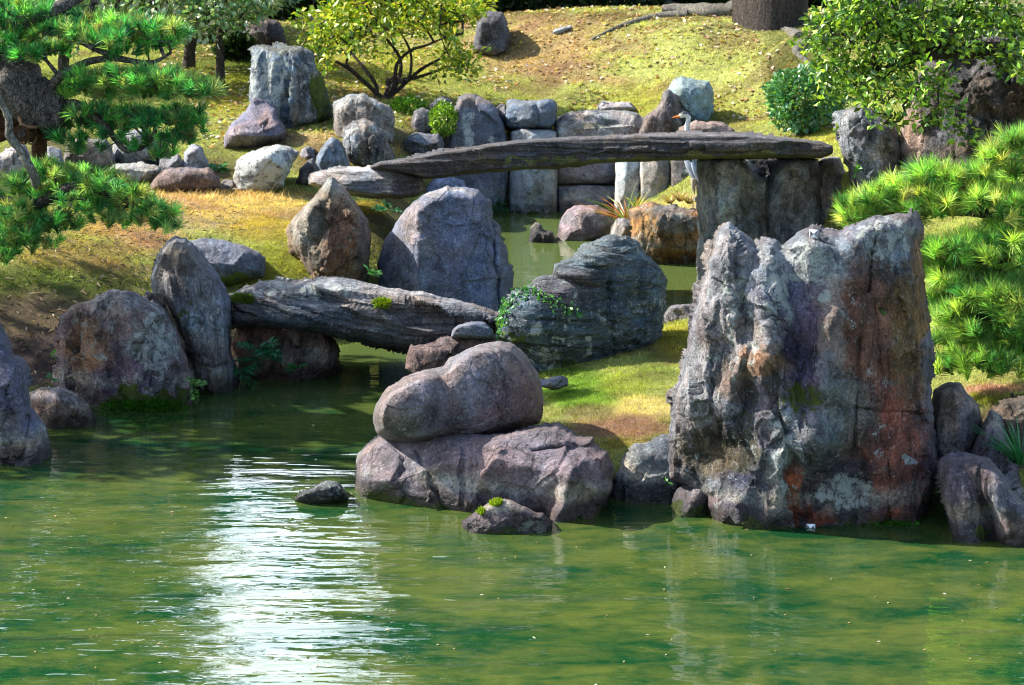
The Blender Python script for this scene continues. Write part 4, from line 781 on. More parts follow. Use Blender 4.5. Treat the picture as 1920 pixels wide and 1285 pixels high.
def pine_pads(root, pads, trunkpts, rng, cols, dens=1., L_=.09, n=60, w=.0022, rmax=.05, name='foliage_pad', bark=None, limb=None, up=1.1, seg=.07):
    """pads: (px, py, rx, ry, Y) in picture units -> one clump of shoots each"""
    tg = []
    for (px, py, rx, ry, Y) in pads:
        c = at(px, py, Y); m = Y/F; R = np.array((rx*m*1.05, rx*m*.9, ry*m*.85))
        k = max(8, int(dens*rx*ry/76)); q = in_ell(k, rng, .25)
        q[:, 2] = np.abs(q[:, 2])*.9 - .35*(1-q[:, 0]**2 - q[:, 1]**2*.6) + rng.normal(0, .15, k)
        P = c + q*R; D = q*np.array((.9, .8, .5)) + np.array((0, -.1, up)) + rng.normal(0, .28, (k, 3))
        g = Geo(); tufts(g, P, D, rng, n, L_, w, cols); g.build(name, M_NEEDLE, root, smooth=False)
        tg.append(P[rng.random(k) < .5] - unit(D[:1])*.02)
    nodes, par, r = grow(trunkpts, np.concatenate(tg), rng, .0035, rmax, seg, .16, .42, .03)
    twigs(limb, nodes, par, r, 6, len(trunkpts))

rng = np.random.default_rng(21)
YP = 18.0
lp = empty('pine_tree', at(-330, 560, 18.8), 'old pine with layered dark green needle pads and a thick limb on a wooden prop', 'pine tree')
g = Geo()
main = spline([at(-330, 580, 18.8), at(-345, 420, 18.7), at(-300, 250, 18.6), at(-330, 60, 18.6), at(-280, -150, 18.7), at(-310, -330, 19.)], 8)
tube(g, main, np.linspace(.24, .10, len(main)), 14, .25, 3)
g.build('trunk', M_BARK, lp)
limb = spline([at(-310, 170, 18.6), at(-170, 80, 18.4), at(-60, 105, 18.2), at(0, 140, 18.15), at(45, 180, 18.1), at(80, 200, 18.1), at(112, 212, 18.1), at(126, 215, 18.1)], 6)
gl = Geo(); tube(gl, limb, np.concatenate([np.linspace(.19, .165, len(limb)-8), [.16, .155, .15, .145, .14, .12, .09, .05]]), 16, .35, 5)
limb2 = spline([at(-320, 30, 18.6), at(-150, 90, 18.3), at(-20, 75, 18.2), at(40, 48, 18.15), at(70, 30, 18.1), at(105, 18, 18.1), at(150, -8, 18.2), at(230, -60, 18.3)], 6)
g = Geo(); tube(g, limb2, np.linspace(.09, .028, len(limb2)), 9, .25, 7)
tube(g, spline([at(150, 55, 18.3), at(165, 30, 18.2), at(178, 0, 18.2), at(172, -60, 18.3)]), np.linspace(.02, .035, 19), 8, .2, 9); g.build('upper_limb', M_BARK, lp)
low1 = spline([at(110, 205, 18.1), at(140, 195, 18.), at(185, 225, 17.95), at(212, 255, 17.95), at(235, 282, 17.95), at(262, 278, 17.95)], 6)
tube(gl, low1, np.linspace(.032, .014, len(low1)), 8, .2, 11)
spur = spline([at(90, 190, 18.1), at(105, 150, 18.), at(160, 118, 17.95), at(215, 110, 17.9), at(280, 118, 17.9), at(320, 100, 17.9)], 6)
tube(gl, spur, np.linspace(.035, .010, len(spur)), 8, .2, 13)
frame = np.concatenate([limb[10:], low1, spur])
DKG = ((.06,.25,.07),(.08,.30,.08),(.03,.16,.055),(.15,.34,.08),(.04,.19,.06),(.20,.25,.08))
BRG = ((.15,.38,.09),(.10,.32,.09),(.25,.44,.11),(.05,.20,.06),(.27,.32,.10))
pads = [(25,20,70,45,18.),(20,75,70,40,18.1),(60,105,40,24,17.9),(120,60,60,40,18.),(200,68,80,38,17.9),(260,50,70,32,17.95),(315,62,42,34,17.85),(230,95,60,14,17.9),(160,40,60,40,18.2),(290,80,60,26,18.1),(20,130,40,30,18.3),(90,95,50,30,18.2)]
pine_pads(lp, pads, frame, rng, DKG, 1.15, .09, 84, .0019, limb=gl)
pads = [(165,150,46,30,17.9),(235,148,62,34,17.8),(305,150,60,32,17.75),(365,165,46,28,17.7),(280,175,80,14,17.8),(200,180,40,14,17.9),(130,170,40,30,18.1),(340,165,56,24,17.9),(260,165,80,26,18.1),(385,172,26,20,17.7)]
pine_pads(lp, pads, frame, rng, BRG, 1.15, .09, 84, .0019, limb=gl)
pads = [(170,208,48,20,17.9),(235,212,50,28,17.85),(290,225,40,30,17.8),(345,225,44,40,17.75),(330,260,36,22,17.8),(130,258,36,20,18.),(165,275,34,14,18.),(215,250,40,12,17.9),(310,290,26,18,17.8),(250,225,80,30,18.1),(190,235,60,26,18.1),(340,205,40,20,17.9),(150,225,40,24,18.1),(355,250,30,22,17.8),(280,265,50,24,18.)]
pine_pads(lp, pads, frame, rng, DKG, 1.1, .085, 78, .0019, limb=gl)
gl.build('limb', M_BARK, lp)
lowl = spline([at(-300, 420, 18.6), at(-120, 400, 18.1), at(-30, 380, 17.9), at(60, 385, 17.8), at(140, 350, 17.7), at(220, 370, 17.7), at(280, 400, 17.7)], 6)
gl = Geo(); tube(gl, lowl, np.linspace(.07, .012, len(lowl)), 8, .2, 15)
pads = [(90,320,44,30,17.8),(140,325,50,28,17.8),(40,345,40,26,17.8),(120,365,60,28,17.7),(190,350,46,34,17.7),(240,362,44,36,17.7),(275,395,44,34,17.65),(310,420,30,22,17.65),(215,410,50,20,17.7),(20,390,44,28,17.7),(80,405,46,24,17.7),(30,440,46,34,17.65),(85,450,34,20,17.7),(5,480,30,20,17.7),(160,385,40,20,17.7),(150,345,90,40,17.95),(230,385,70,34,17.9),(60,370,70,40,17.95),(40,420,60,40,17.9),(20,460,50,40,17.8),(110,420,50,26,17.9),(290,410,46,30,17.7)]
pine_pads(lp, pads, lowl, rng, BRG, 1.1, .09, 80, .0019, limb=gl)
gl.build('limb', M_TWIG, lp)
# unseen crown pads, added above and left to shade the shore and water
for (x, y, z, rx, ry, rz) in [(-5.9,18.9,2.7,1.1,.9,.35),(-4.9,19.7,3.0,.9,.7,.35),(-5.3,20.3,3.3,1.,.8,.4),(-6.6,19.6,3.3,1.,1.,.4),(-6.2,18.2,3.6,1.,.7,.4),(-5.0,19.2,2.4,.7,.5,.3),(-6.9,18.4,2.6,.8,.8,.35),(-4.7,17.3,3.05,.8,.5,.25),(-3.7,17.2,3.1,.7,.45,.22),(-5.7,17.4,2.7,.8,.5,.3)]:
    k = 260; q = in_ell(k, rng, .1); P = np.array((x, y, z)) + q*(rx, ry, rz); D = q*(.7, .7, .4) + (0, 0, .9) + rng.normal(0, .3, (k, 3))
    g = Geo(); tufts(g, P, D, rng, 34, .11, .005, DKG); g.build('foliage_pad', M_NEEDLE, lp, smooth=False)
    g = Geo(); b = main[np.abs(main[:, 2] - z + .4).argmin()]
    tube(g, spline([b, (b + np.array((x, y, z)))/2 + (0, 0, -.15), (x, y, z-.1)]), np.linspace(.05, .02, 13), 7, .2, 3); g.build('branch', M_TWIG, lp)

stick = Geo(); sp_ = spline([at(-30, 150, 17.6), at(0, 190, 17.6), at(16, 222, 17.6), at(18, 255, 17.6), at(40, 285, 17.6), at(60, 322, 17.6), at(70, 352, 17.7)], 6)
tube(stick, sp_, np.linspace(.022, .03, len(sp_)), 9, .3, 4); o = stick.build('dead_branch', M_PALEBARK, lp)

pr = empty('wooden_prop', at(74, 420, 18.2), 'reddish brown wooden post with a crossbar propping the thick pine limb', 'wooden prop')
g = Geo(); tube(g, [at(74, 430, 18.15), at(74, 350, 18.15), at(74, 262, 18.15)], [.05, .048, .048], 10, .08, 2); g.build('post', M_WOOD, pr)
g = Geo(); tube(g, [at(40, 251, 17.9), at(46, 251, 18.), at(70, 250, 18.15), at(98, 249, 18.3)], [.052, .055, .055, .05], 14, .05, 4); g.build('crossbar', M_WOOD, pr)
g = Geo(); tube(g, [at(39.5, 251, 17.885), at(41, 251, 17.9)], [.028, .028], 12, .05, 4); g.build('bar_end', M_TWIG, pr)
g = Geo(); tube(g, spline([at(34, 190, 18.02), at(36, 220, 17.95), at(45, 236, 17.93), at(72, 238, 17.98), at(97, 232, 18.1)]), .011, 8, .1, 5); g.build('band', M_ROPE, pr)
g = Geo(); ang = np.linspace(0, 2*np.pi, 25)
for dx in (0, 14): tube(g, np.stack([at(46+dx, 251, 18.0)+np.array((0.06*math.cos(a)*.35, -.02+.062*math.cos(a), .062*math.sin(a))) for a in ang]), .006, 6, .1, 6, cap=False)
g.build('rope', M_ROPE, pr)
g = Geo(); bx = [at(-60, 215, 18.25), at(5, 240, 18.2), at(36, 245, 18.2)]
for dy in (-24, 0, 24): tube(g, [at(-60, 240+dy, 18.25), at(0, 232+dy, 18.2), at(38, 222+dy*.8, 18.2)], [.042, .04, .036], 8, .15, 8+dy)
g.build('brace_boards', M_WOOD, pr)

# right pine
rng = np.random.default_rng(33)
rp = empty('pine_tree', at_z(2110, 720, .45), 'young bright green pine spreading its needles behind the tallest craggy rock', 'pine tree')
YR = 16.7
g = Geo(); tr = spline([at_z(2110, 725, .42), at(2090, 560, 16.6), at(2040, 400, 16.6), at(2020, 200, 16.7), at(2050, 0, 16.9)], 7); tube(g, tr, np.linspace(.11, .05, len(tr)), 12, .2, 2); g.build('trunk', M_BARK, rp)
lims = []; gl = Geo()
for P in ([at(2080, 600, 16.6), at(1960, 590, 16.6), at(1880, 600, 16.6), at(1810, 590, 16.6)], [at(2060, 480, 16.6), at(1950, 470, 16.6), at(1860, 490, 16.6), at(1790, 480, 16.7)], [at(2045, 420, 16.6), at(1930, 420, 16.7), at(1830, 400, 16.8), at(1720, 400, 16.9), at(1610, 400, 16.9)], [at(2020, 330, 16.6), at(1960, 310, 16.6), at(1890, 300, 16.6)], [at(2090, 680, 16.6), at(1960, 680, 16.5), at(1870, 670, 16.5)]):
    s = spline(P, 6); tube(gl, s, np.linspace(.035, .012, len(s)), 8, .2, 2); lims.append(s)
LGT = ((.21,.36,.065),(.30,.43,.08),(.14,.29,.06),(.38,.46,.11),(.08,.21,.05)); MIDG = ((.11,.28,.07),(.17,.33,.07),(.06,.19,.05),(.25,.38,.09))
pads = [(1585,405,46,24,16.95),(1640,380,60,34,16.9),(1700,355,60,34,16.85),(1760,335,56,36,16.8),(1815,330,50,30,16.75),(1740,390,70,30,16.85),(1680,400,60,26,16.9),(1880,290,46,34,16.6),(1910,265,36,24,16.6),(1900,320,50,28,16.6),(1870,380,60,36,16.6),(1910,400,40,40,16.55),(1790,380,50,30,16.7),(1720,370,110,44,17.05),(1840,360,90,50,16.9),(1650,410,70,22,17.0),(1900,430,60,36,16.7)]
pine_pads(rp, pads, np.concatenate(lims), rng, LGT, .9, .118, 110, .0015, .03, limb=gl)
pads = [(1775,470,56,40,16.65),(1830,460,56,34,16.6),(1885,480,54,40,16.55),(1920,450,40,40,16.5),(1770,530,46,30,16.65),(1830,545,60,40,16.6),(1895,550,50,44,16.5),(1790,590,46,26,16.6),(1850,620,60,34,16.55),(1905,640,46,40,16.5),(1840,670,60,28,16.5),(1900,690,46,24,16.45),(1800,500,80,50,16.85),(1880,520,80,60,16.8),(1820,590,80,50,16.8),(1890,620,60,60,16.75),(1760,500,40,40,16.8),(1770,560,30,40,16.8),(1820,690,70,30,16.6),(1880,660,60,40,16.6),(1775,640,40,34,16.7),(1900,580,50,50,16.45)]
pine_pads(rp, pads, np.concatenate(lims), rng, np.concatenate([LGT[:3], MIDG]), .9, .118, 110, .0015, .03, limb=gl)
gl.build('limb', M_TWIG, rp)

# ---- leafy branches at the upper right
rng = np.random.default_rng(44)
lt = empty('broadleaf_tree', (4.35, 21.4, gz_at(4.35, 21.4)), 'leafy green tree arching twiggy branches in from the upper right corner', 'tree')
tk = spline([(4.35, 21.4, gz_at(4.35, 21.4) - .1), at(2070, 330, 21.3), at(2030, 200, 21.), at(1930, 110, 20.9), at(1820, 95, 20.8), at(1730, 105, 20.7), at(1680, 120, 20.7)], 7)
g = Geo(); tube(g, tk, np.linspace(.12, .03, len(tk)), 10, .2, 3)
def scatter_px(n, rects, rng):
    a = np.array([(x1-x0)*(y1-y0)*d for x0, y0, x1, y1, d, Y in rects]); i = rng.choice(len(rects), n, p=a/a.sum()); R = np.array([r[:4] for r in rects], float)[i]; Y = np.array([r[5] for r in rects])[i]
    return R[:, 0] + (R[:, 2]-R[:, 0])*rng.random(n), R[:, 1] + (R[:, 3]-R[:, 1])*rng.random(n), Y
px, py, Y = scatter_px(340, [(1520,20,1700,130,1.1,20.7),(1560,-60,1900,60,1.3,20.8),(1700,30,1960,110,1.,20.6),(1540,110,1720,190,.9,20.6),(1600,160,1740,240,.6,20.5),(1500,50,1560,110,.7,20.7),(1740,110,1800,240,.2,20.4),(1620,-10,1800,110,.8,20.9),(1850,60,1960,140,.5,20.3)], rng)
tg = at(px, py, Y + rng.normal(0, .28, len(Y))); tg = np.concatenate([tg, at(np.array([1790,1800,1808,1812,1760,1755]), np.array([200,235,255,262,200,225]), 20.4)])
nodes, par, r = grow(tk, tg, rng, .0028, .045, .06, .14, .45)
twigs(g, nodes, par, r, 5, len(tk)); g.build('trunk', M_TWIG, lt)
def leaf_crown(root, tg, rng, k, rad, L_, W_, cols, mat, name='crown', up=.6, flat=.6, par=None, v=.3, outw=.8):
    n = len(tg)*k; c = np.repeat(tg, k, 0); q = in_ell(n, rng)*(1, 1, flat); P = c + q*rad
    ax = q*outw + rng.normal(0, .45, (n, 3)) + (0, 0, .15)
    tone = np.repeat(rng.uniform(.75, 1.25, (len(tg), 1)), k, 0)
    g = Geo(); leaves(g, P, ax, L_, W_, jitcol(cols, n, rng, v, .12)*tone, rng, up=up); return g.build(name, mat, root, smooth=False)
LF = ((.14,.26,.025),(.22,.36,.035),(.08,.17,.02),(.30,.42,.05),(.05,.11,.015),(.04,.09,.012))
leaf_crown(lt, tg, rng, 20, .09, .064, .034, LF, M_LEAF)

# ---- yellow-green many-stemmed shrub on the slope
rng = np.random.default_rng(55)
YS = 28.6
base = ground_hit(722, 186); YS = base[1]
sh = empty('shrub', base, 'airy yellow-green shrub with bare twisting stems on the far slope', 'shrub')
stems = [[(722,186),(705,160),(680,125),(660,100),(648,75)], [(722,186),(738,160),(745,120),(770,95),(800,85),(835,70)], [(722,186),(728,150),(755,150),(800,140),(850,120),(885,105)], [(725,188),(700,170),(655,130),(625,115),(585,105)], [(720,186),(745,170),(790,130),(830,105),(850,60)], [(724,186),(735,155),(765,150),(770,100),(745,50)], [(720,187),(690,160),(670,140),(650,115),(690,60)], [(722,186),(745,155),(750,110),(715,60),(700,30)], [(850,160),(868,140),(880,120)]]
tk = []; g = Geo()
for k, s in enumerate(stems[:-1]):
    off = rng.normal(0, .35); P = spline(np.concatenate([base[None] + rng.normal(0, .03, 3)*(1, 1, 0), [at(x, y, YS + off*(i+1)/len(s)) for i, (x, y) in enumerate(s[1:])]]), 5)
    tube(g, P, np.linspace(.026, .009, len(P)), 7, .2, k); tk.append(P)
px, py, Y = scatter_px(190, [(620,-30,900,30,1.2,YS),(640,20,760,70,1.1,YS),(740,40,850,70,.7,YS),(560,20,640,80,.8,YS-.2),(600,60,700,100,.5,YS),(830,90,920,140,.4,YS),(555,75,620,130,.5,YS-.2),(720,80,780,150,.2,YS),(780,0,910,40,1.,YS)], rng)
tg = at(px, py, Y + rng.normal(0, .4, len(Y)))
nodes, par, r = grow(np.concatenate(tk), tg, rng, .004, .02, .09, .16, .4)
twigs(g, nodes, par, r, 5, len(np.concatenate(tk))); g.build('trunk', M_TWIG, sh)
leaf_crown(sh, tg, rng, 24, .14, .075, .042, ((.24,.30,.02),(.33,.36,.03),(.16,.25,.02),(.40,.38,.04),(.10,.19,.02)), M_LEAF)

# ---- camellia-like bush, two clipped bushes, grasses
def bush(name, label, px, py, rx, ry, Y, n, L_, W_, cols, mat, seed, stems=8, basepx=None, cat='bush', flat=1., top=.25):
    rng = np.random.default_rng(seed); m = Y/F; c = at(px, py, Y); R = np.array((rx*m, rx*m*.9, ry*m))
    zb = gz_at(c[0], Y); o = empty(name, (c[0], Y, zb), label, cat)
    q = in_ell(n, rng, .45); q[:, 2] = q[:, 2]*flat; q *= (1 + .55*fbm(q*1.8 + seed, 3, seed))[:, None]; P = c + q*R
    tn = (1 + .5*fbm(q*3.1 + seed, 2, seed+1))[:, None]
    g = Geo(); leaves(g, P, q + rng.normal(0, .5, (n, 3)) + (0, 0, top), L_, W_, jitcol(cols, n, rng)*tn, rng, up=.5); g.build('crown', mat, o, smooth=False)
    g = Geo()
    for k in range(stems):
        a = rng.uniform(0, 6.28); d = np.array((math.cos(a)*R[0], math.sin(a)*R[1], 0))
        tube(g, spline([np.array((c[0], Y, zb-.03)) + d*.25, c + d*.4 - (0, 0, R[2]*.5), c + d*.7 + (0, 0, R[2]*.3*rng.random())], 4), np.linspace(.014, .005, 9), 5, .2, k)
    g.build('stem', M_TWIG, o); return o
bush('shrub', 'glossy blue-green shrub with bare stems below the leafy branches', 1510, 184, 68, 56, 26.6, 3400, .055, .034, ((.04,.16,.06),(.08,.23,.09),(.16,.30,.14),(.14,.26,.04)), M_GLOSSY, 4, 14)
bush('bush', 'low rounded bright green bush beside the pale square-topped stone', 764, 207, 34, 25, 28.2, 1700, .032, .02, ((.10,.24,.015),(.14,.30,.02),(.07,.17,.012)), M_LEAF, 5)
bush('bush', 'small yellow-green bush pressed against the trapezoid slab', 832, 226, 24, 32, 27.4, 1300, .03, .018, ((.17,.30,.015),(.22,.34,.02),(.10,.20,.012)), M_LEAF, 6)
def blades(name, label, P, n, L_, spread, cols, seed, w=.004, cat='grass tuft', parent=None, droop=.5, dirb=(0, 0, 1)):
    rng = np.random.default_rng(seed); P = np.asarray(P, float); g = Geo()
    for k in range(n):
        a = rng.uniform(0, 6.28); b = P + np.array((math.cos(a), math.sin(a), 0))*rng.random()*.05*L_/.3
        d = unit(np.array(dirb) + np.array((math.cos(a), math.sin(a), 0))*spread*rng.uniform(.3, 1.)); l = L_*rng.uniform(.5, 1.1)
        t = np.linspace(0, 1, 6)[:, None]; C = b + d*l*t + np.array((d[0], d[1], -.7))*l*droop*t**2*rng.uniform(.3, 1.)
        s = unit(np.cross(d, (0, 0, 1)) + rng.normal(0, .3, 3)); ww = w*(1 - t**2)
        V = np.stack([C - s*ww, C + s*ww], 1).reshape(-1, 3); i = np.arange(5)[:, None]*2
        g.add(V, (i + np.array([[0, 1, 3, 2]])), jitcol(cols, 1, rng))
    o = g.build(name, M_LEAF, parent, smooth=False)
    if parent is None: tag(o, label, cat)
    return o
blades('grass_tuft', 'orange and green reed-like tuft arching over the channel stones', at(1172, 412, 25.4), 60, .42, 1.1, ((.36,.12,.04),(.40,.20,.05),(.16,.22,.03),(.28,.10,.05)), 3, .006, dirb=(-.5, -.1, .8))
blades('grass_tuft', 'yellow-green grass tuft at the right of the orange reed tuft', at(1196, 392, 25.0), 34, .25, 1., ((.22,.26,.03),(.16,.24,.03),(.36,.30,.04)), 4, .005, dirb=(.3, -.1, .8))
for k, (px, py) in enumerate([(1255,382),(1275,378),(1293,382)]):
    blades('dry_grass', ['dry pale grass on the left of the orange-stained block top','dry grass in the middle of the orange-stained block top','dry grass by the heron feet on the orange-stained block'][k], at(px, py, 24.6), 70, .14, .9, ((.40,.30,.11),(.34,.28,.06),(.24,.25,.04),(.40,.20,.10)), 6+k, .004)
blades('grass_tuft', 'long dark green grass clump hanging over the lower right rocks', at(1915, 870, 15.3), 110, .36, 1., ((.02,.11,.03),(.03,.15,.04)), 11, .005)
blades('grass_tuft', 'dry orange wisp of grass beside the squat spotted stone', at(742, 295, 26.5), 30, .2, .5, ((.40,.20,.08),(.34,.24,.08)), 12, .004)

# ferns and small plants
def fern(name, label, P, n, L_, seed, cols=((.012,.085,.03),(.02,.12,.04)), dirs=None, cat='fern'):
    rng = np.random.default_rng(seed); P = np.asarray(P, float); g = Geo()
    for k in range(n):
        d = unit(np.array(dirs[k % len(dirs)], float) + rng.normal(0, .12, 3)) if dirs else unit(np.array((rng.normal(0, 1), -abs(rng.normal(0, .7)) - .2, rng.uniform(.1, .8))))
        l = L_*rng.uniform(.75, 1.1); t = np.linspace(.12, 1, 15)[:, None]
        C = P + d*l*t + np.array((0, 0, -.35))*l*t**2; sd = unit(np.cross(d, (0, -.5, 1.)))
        for s in (-1, 1):
            ax = sd*s + d*.55 + rng.normal(0, .08, (15, 3)); ll = (l*.30*np.sin(np.pi*np.clip(t*.85 + .13, 0, 1)))[:, 0]
            leaves(g, C, ax, ll, ll*.34, jitcol(cols, 15, rng, .2), rng, fold=.05, up=1.5, blunt=.4)
        tube(g, np.concatenate([P[None], C]), np.linspace(.003, .001, 16), 4, 0, 0, (.03, .08, .02), cap=False)
    return tag(g.build(name, M_LEAF, None, smooth=False), label, cat)
fern('fern', 'broad green fern fronds under the left end of the low slab bridge', at(482, 655, 18.95), 7, .24, 3, dirs=[(1,-.5,.25),(.9,-.4,-.1),(.4,-.6,.3),(-.7,-.5,.3),(.2,-.6,-.4),(-.3,-.6,-.5),(.7,-.5,.5)])
fern('fern', 'dark trailing fern below the broad fern at the waterline', at(455, 690, 18.9), 6, .17, 4, dirs=[(.2,-.6,-.5),(-.4,-.5,-.3),(.7,-.5,.1),(.1,-.5,.5),(.5,-.5,-.5),(-.5,-.5,.3)])
fern('fern', 'narrow bright fern frond between the mauve boulder and the waisted rock', at(362, 725, 18.05), 4, .16, 5, ((.08,.22,.03),(.12,.26,.05)), [(.35,-.5,.7),(.6,-.4,.5),(-.1,-.5,.8),(.1,-.5,-.2)])
fern('fern', 'small green fern between the pointed tan rock and the blue-grey boulder', at(695, 512, 20.6), 5, .14, 6, ((.04,.17,.03),(.06,.2,.03)))
fern('fern', 'dark fern in the gap beneath the layered bridge support', at(728, 395, 22.2), 6, .16, 7)
fern('fern', 'tiny fern sprouting from the waterline of the shaded abutment rock', at(560, 690, 18.95), 5, .11, 8, ((.02,.12,.03),))
fern('fern', 'green fern in front of the white blotched boulder', at(412, 318, 25.6), 8, .22, 9, ((.05,.20,.03),(.03,.14,.03)))
fern('fern', 'dark plant growing at the foot of the channel wall slabs', at(938, 392, 27.3), 8, .20, 10, ((.015,.09,.02),))
def sprig(label, P, n, L_, seed, cols=((.06,.20,.03),(.10,.26,.04)), name='seedling'):
    rng = np.random.default_rng(seed); P = np.asarray(P, float); g = Geo(); top = P + (rng.normal(0, .02), -.03, L_*1.6)
    tube(g, spline([P, (P+top)/2 + rng.normal(0, .01, 3), top]), .002, 5, 0, 0, (.05, .09, .03))
    leaves(g, np.linspace(P*.5+top*.5, top, n), rng.normal(0, 1, (n, 3)) + (0, -.4, .3), L_, L_*.5, jitcol(cols, n, rng), rng)
    return tag(g.build(name, M_LEAF, None, smooth=False), label, 'seedling')
sprig('single-leaf seedling on the shaded dirt left of the mauve boulder', at(96, 680, 18.2), 3, .05, 1)
sprig('tiny sprout at the top of the flat brown stone', at(97, 722, 17.9), 6, .04, 2, ((.02,.12,.05),))
sprig('small leafy sprout below the white veined rock', at(1598, 335, 22.1), 9, .06, 3, ((.10,.26,.03),))
sprig('leafy sprout at the left foot of the white veined rock top', at(1570, 258, 22.1), 7, .05, 4, ((.18,.30,.03),))
sprig('green sprout at the overhang edge of the tallest craggy rock', at(1254, 912, 15.35), 3, .03, 5)

# ivy on the dark bedded boulder: sits on its surface
rng = np.random.default_rng(66)
def on_rock(o, px, py):
    loc = Vector(o.location); d = Vector(at(px, py, 30.) - np.array([0, 0, CZ])).normalized(); ok, h, nr, _ = o.ray_cast(Vector((0, 0, CZ)) - loc, d)
    return (np.array(h + loc), np.array(nr)) if ok else (None, None)
def ivy(label, path, n, L_, seed, w=8):
    rng = np.random.default_rng(seed); P = spline(np.array([(x, y, 0) for x, y in path], float), 10); g = Geo(); pts = []
    for x, y, _ in P:
        h, nr = on_rock(ivyrock, x, y)
        if h is not None: pts.append(h + nr*.006)
    if len(pts) > 3: tube(g, pts, .0035, 5, .1, 1, (.06, .05, .03))
    for k in range(n):
        i = rng.integers(len(P)); h, nr = on_rock(ivyrock, P[i, 0] + rng.normal(0, w), P[i, 1] + rng.normal(0, w))
        if h is None: continue
        leaves(g, (h + nr*.012)[None], (nr*.4 + rng.normal(0, .5, 3) + (0, -.2, -.5))[None], L_, L_*.85, jitcol(((.03,.13,.03),(.05,.17,.04),(.09,.22,.04)), 1, rng), rng, up=.2, blunt=.35)
    return tag(g.build('ivy_vine', M_LEAF, None, smooth=False), label, 'ivy')
ivy('ivy vine trailing in an arc over the upper left of the layered boulder', [(938,605),(950,580),(968,560),(985,548),(1005,550),(1030,563),(1060,578),(1085,588)], 170, .032, 1, 6)
ivy('ivy strand climbing the lower left edge of the layered boulder', [(935,632),(938,612),(945,590),(955,575)], 60, .034, 2, 5)

# moss cushions that sit on stones (parts of them)
def cushion(host, px, py, rx, ry, n, seed, cols=((.16,.24,.015),(.22,.28,.02)), h=.014):
    rng = np.random.default_rng(seed); P = []; 
    for k in range(n):
        a = rng.uniform(0, 6.28); q = math.sqrt(rng.random()); loc = Vector(host.location)
        d = Vector(at(px + rx*q*math.cos(a), py + ry*q*math.sin(a), 30.) - np.array([0, 0, CZ])).normalized(); ok, hit, nr, _ = host.ray_cast(Vector((0, 0, CZ)) - loc, d)
        if ok: P.append((np.array(hit + loc), np.array(nr)))
    if not P: return
    B = np.array([p for p, _ in P]); N_ = np.array([q for _, q in P]); m = len(B); g = Geo()
    for j in range(3): leaves(g, B - N_*.003, N_ + rng.normal(0, .5, (m, 3)), h*1.6, h*.55, jitcol(cols, m, rng), rng, up=.1)
    g.build('moss_cushion', M_MOSSB, host, smooth=False)
cushion(lowb, 717, 568, 18, 8, 260, 1); cushion(lowb, 455, 560, 22, 8, 260, 2, ((.10,.15,.02),)); cushion(sm, 930, 943, 11, 6, 200, 3); cushion(sm, 903, 960, 6, 5, 80, 4)
cushion(big, 1680, 990, 48, 12, 700, 5, ((.03,.12,.012),(.05,.16,.015)), .018); cushion(mauve, 270, 762, 80, 12, 900, 6, ((.03,.10,.01),(.05,.15,.012)), .018); cushion(big, 1375, 998, 30, 7, 200, 7, ((.04,.12,.01),))

# ---- background trees
def tree(label, px, py, Y, r, h, crown, cols, seed, k=26, ntg=90, rad=.5, L_=.14, name='broadleaf_tree', bark=None, group='trees behind the hill', lean=0., mat=None, ctr=None, flare=1.5):
    rng = np.random.default_rng(seed); b = at(px, py, Y) if Y > 35 else ground_hit(px, py); b[2] = gz_at(b[0], b[1]) - .05 - .9*r
    o = empty(name, b, label, 'tree', group); cz, cr, ch = crown
    tk = spline([b, b + (lean*.2, .05, .5), b + (lean*.5, 0, cz*.6), b + (lean, .1, cz + ch*.4)], 6)
    rr = np.linspace(r, r*.45, len(tk)); rr[0] *= flare; rr[1] *= 1 + (flare-1)*.5
    g = Geo(); tube(g, tk, rr, 14, .3, seed)
    c = b + np.array((lean if ctr is None else ctr, 0, cz)); q = in_ell(ntg, rng, .3); tg = c + q*(cr, cr*.8, ch)
    nodes, par, r2 = grow(tk, tg, rng, .008, r*.6, .3, .1, .45); twigs(g, nodes, par, r2, 5, len(tk)); g.build('trunk', bark or M_BARK, o)
    leaf_crown(o, tg, rng, k, rad, L_, L_*.55, cols, mat or M_LEAF, flat=.7)
    return o
DGR = ((.03,.075,.014),(.045,.10,.018),(.02,.05,.012),(.07,.12,.02))
WGR = ((.08,.18,.06),(.13,.24,.09),(.22,.30,.12),(.32,.36,.22))
# small glossy-leaved trees at the upper left
tree('small glossy-leaved tree with slender forked trunk behind the left pine', 413, 172, 29.4, .05, 2., (1.0, .85, .36), WGR, 3, 60, 60, .24, .08, bark=M_TWIG, group='small trees at the upper left', mat=M_GLOSSY, ctr=-.35, flare=1.1)
tree('small glossy-leaved tree with a bent dark trunk behind the left pine tips', 350, 128, 30.6, .07, 2., (.95, .8, .36), WGR, 4, 60, 60, .24, .08, bark=M_TWIG, group='small trees at the upper left', mat=M_GLOSSY, lean=.35, flare=1.2)
tree('slim dark-stemmed tree left of the dark square block', 452, 60, 31.8, .035, 2., (.75, .55, .22), WGR, 6, 60, 40, .2, .08, bark=M_TWIG, group='small trees at the upper left', mat=M_GLOSSY, ctr=-.2, flare=1.1)
tree('leafy tree at the top left corner behind the pine', 120, 150, 30.2, .07, 2.2, (1.0, 1.3, .5), WGR, 7, 60, 70, .28, .08, bark=M_TWIG, group='small trees at the upper left', mat=M_GLOSSY, flare=1.1)
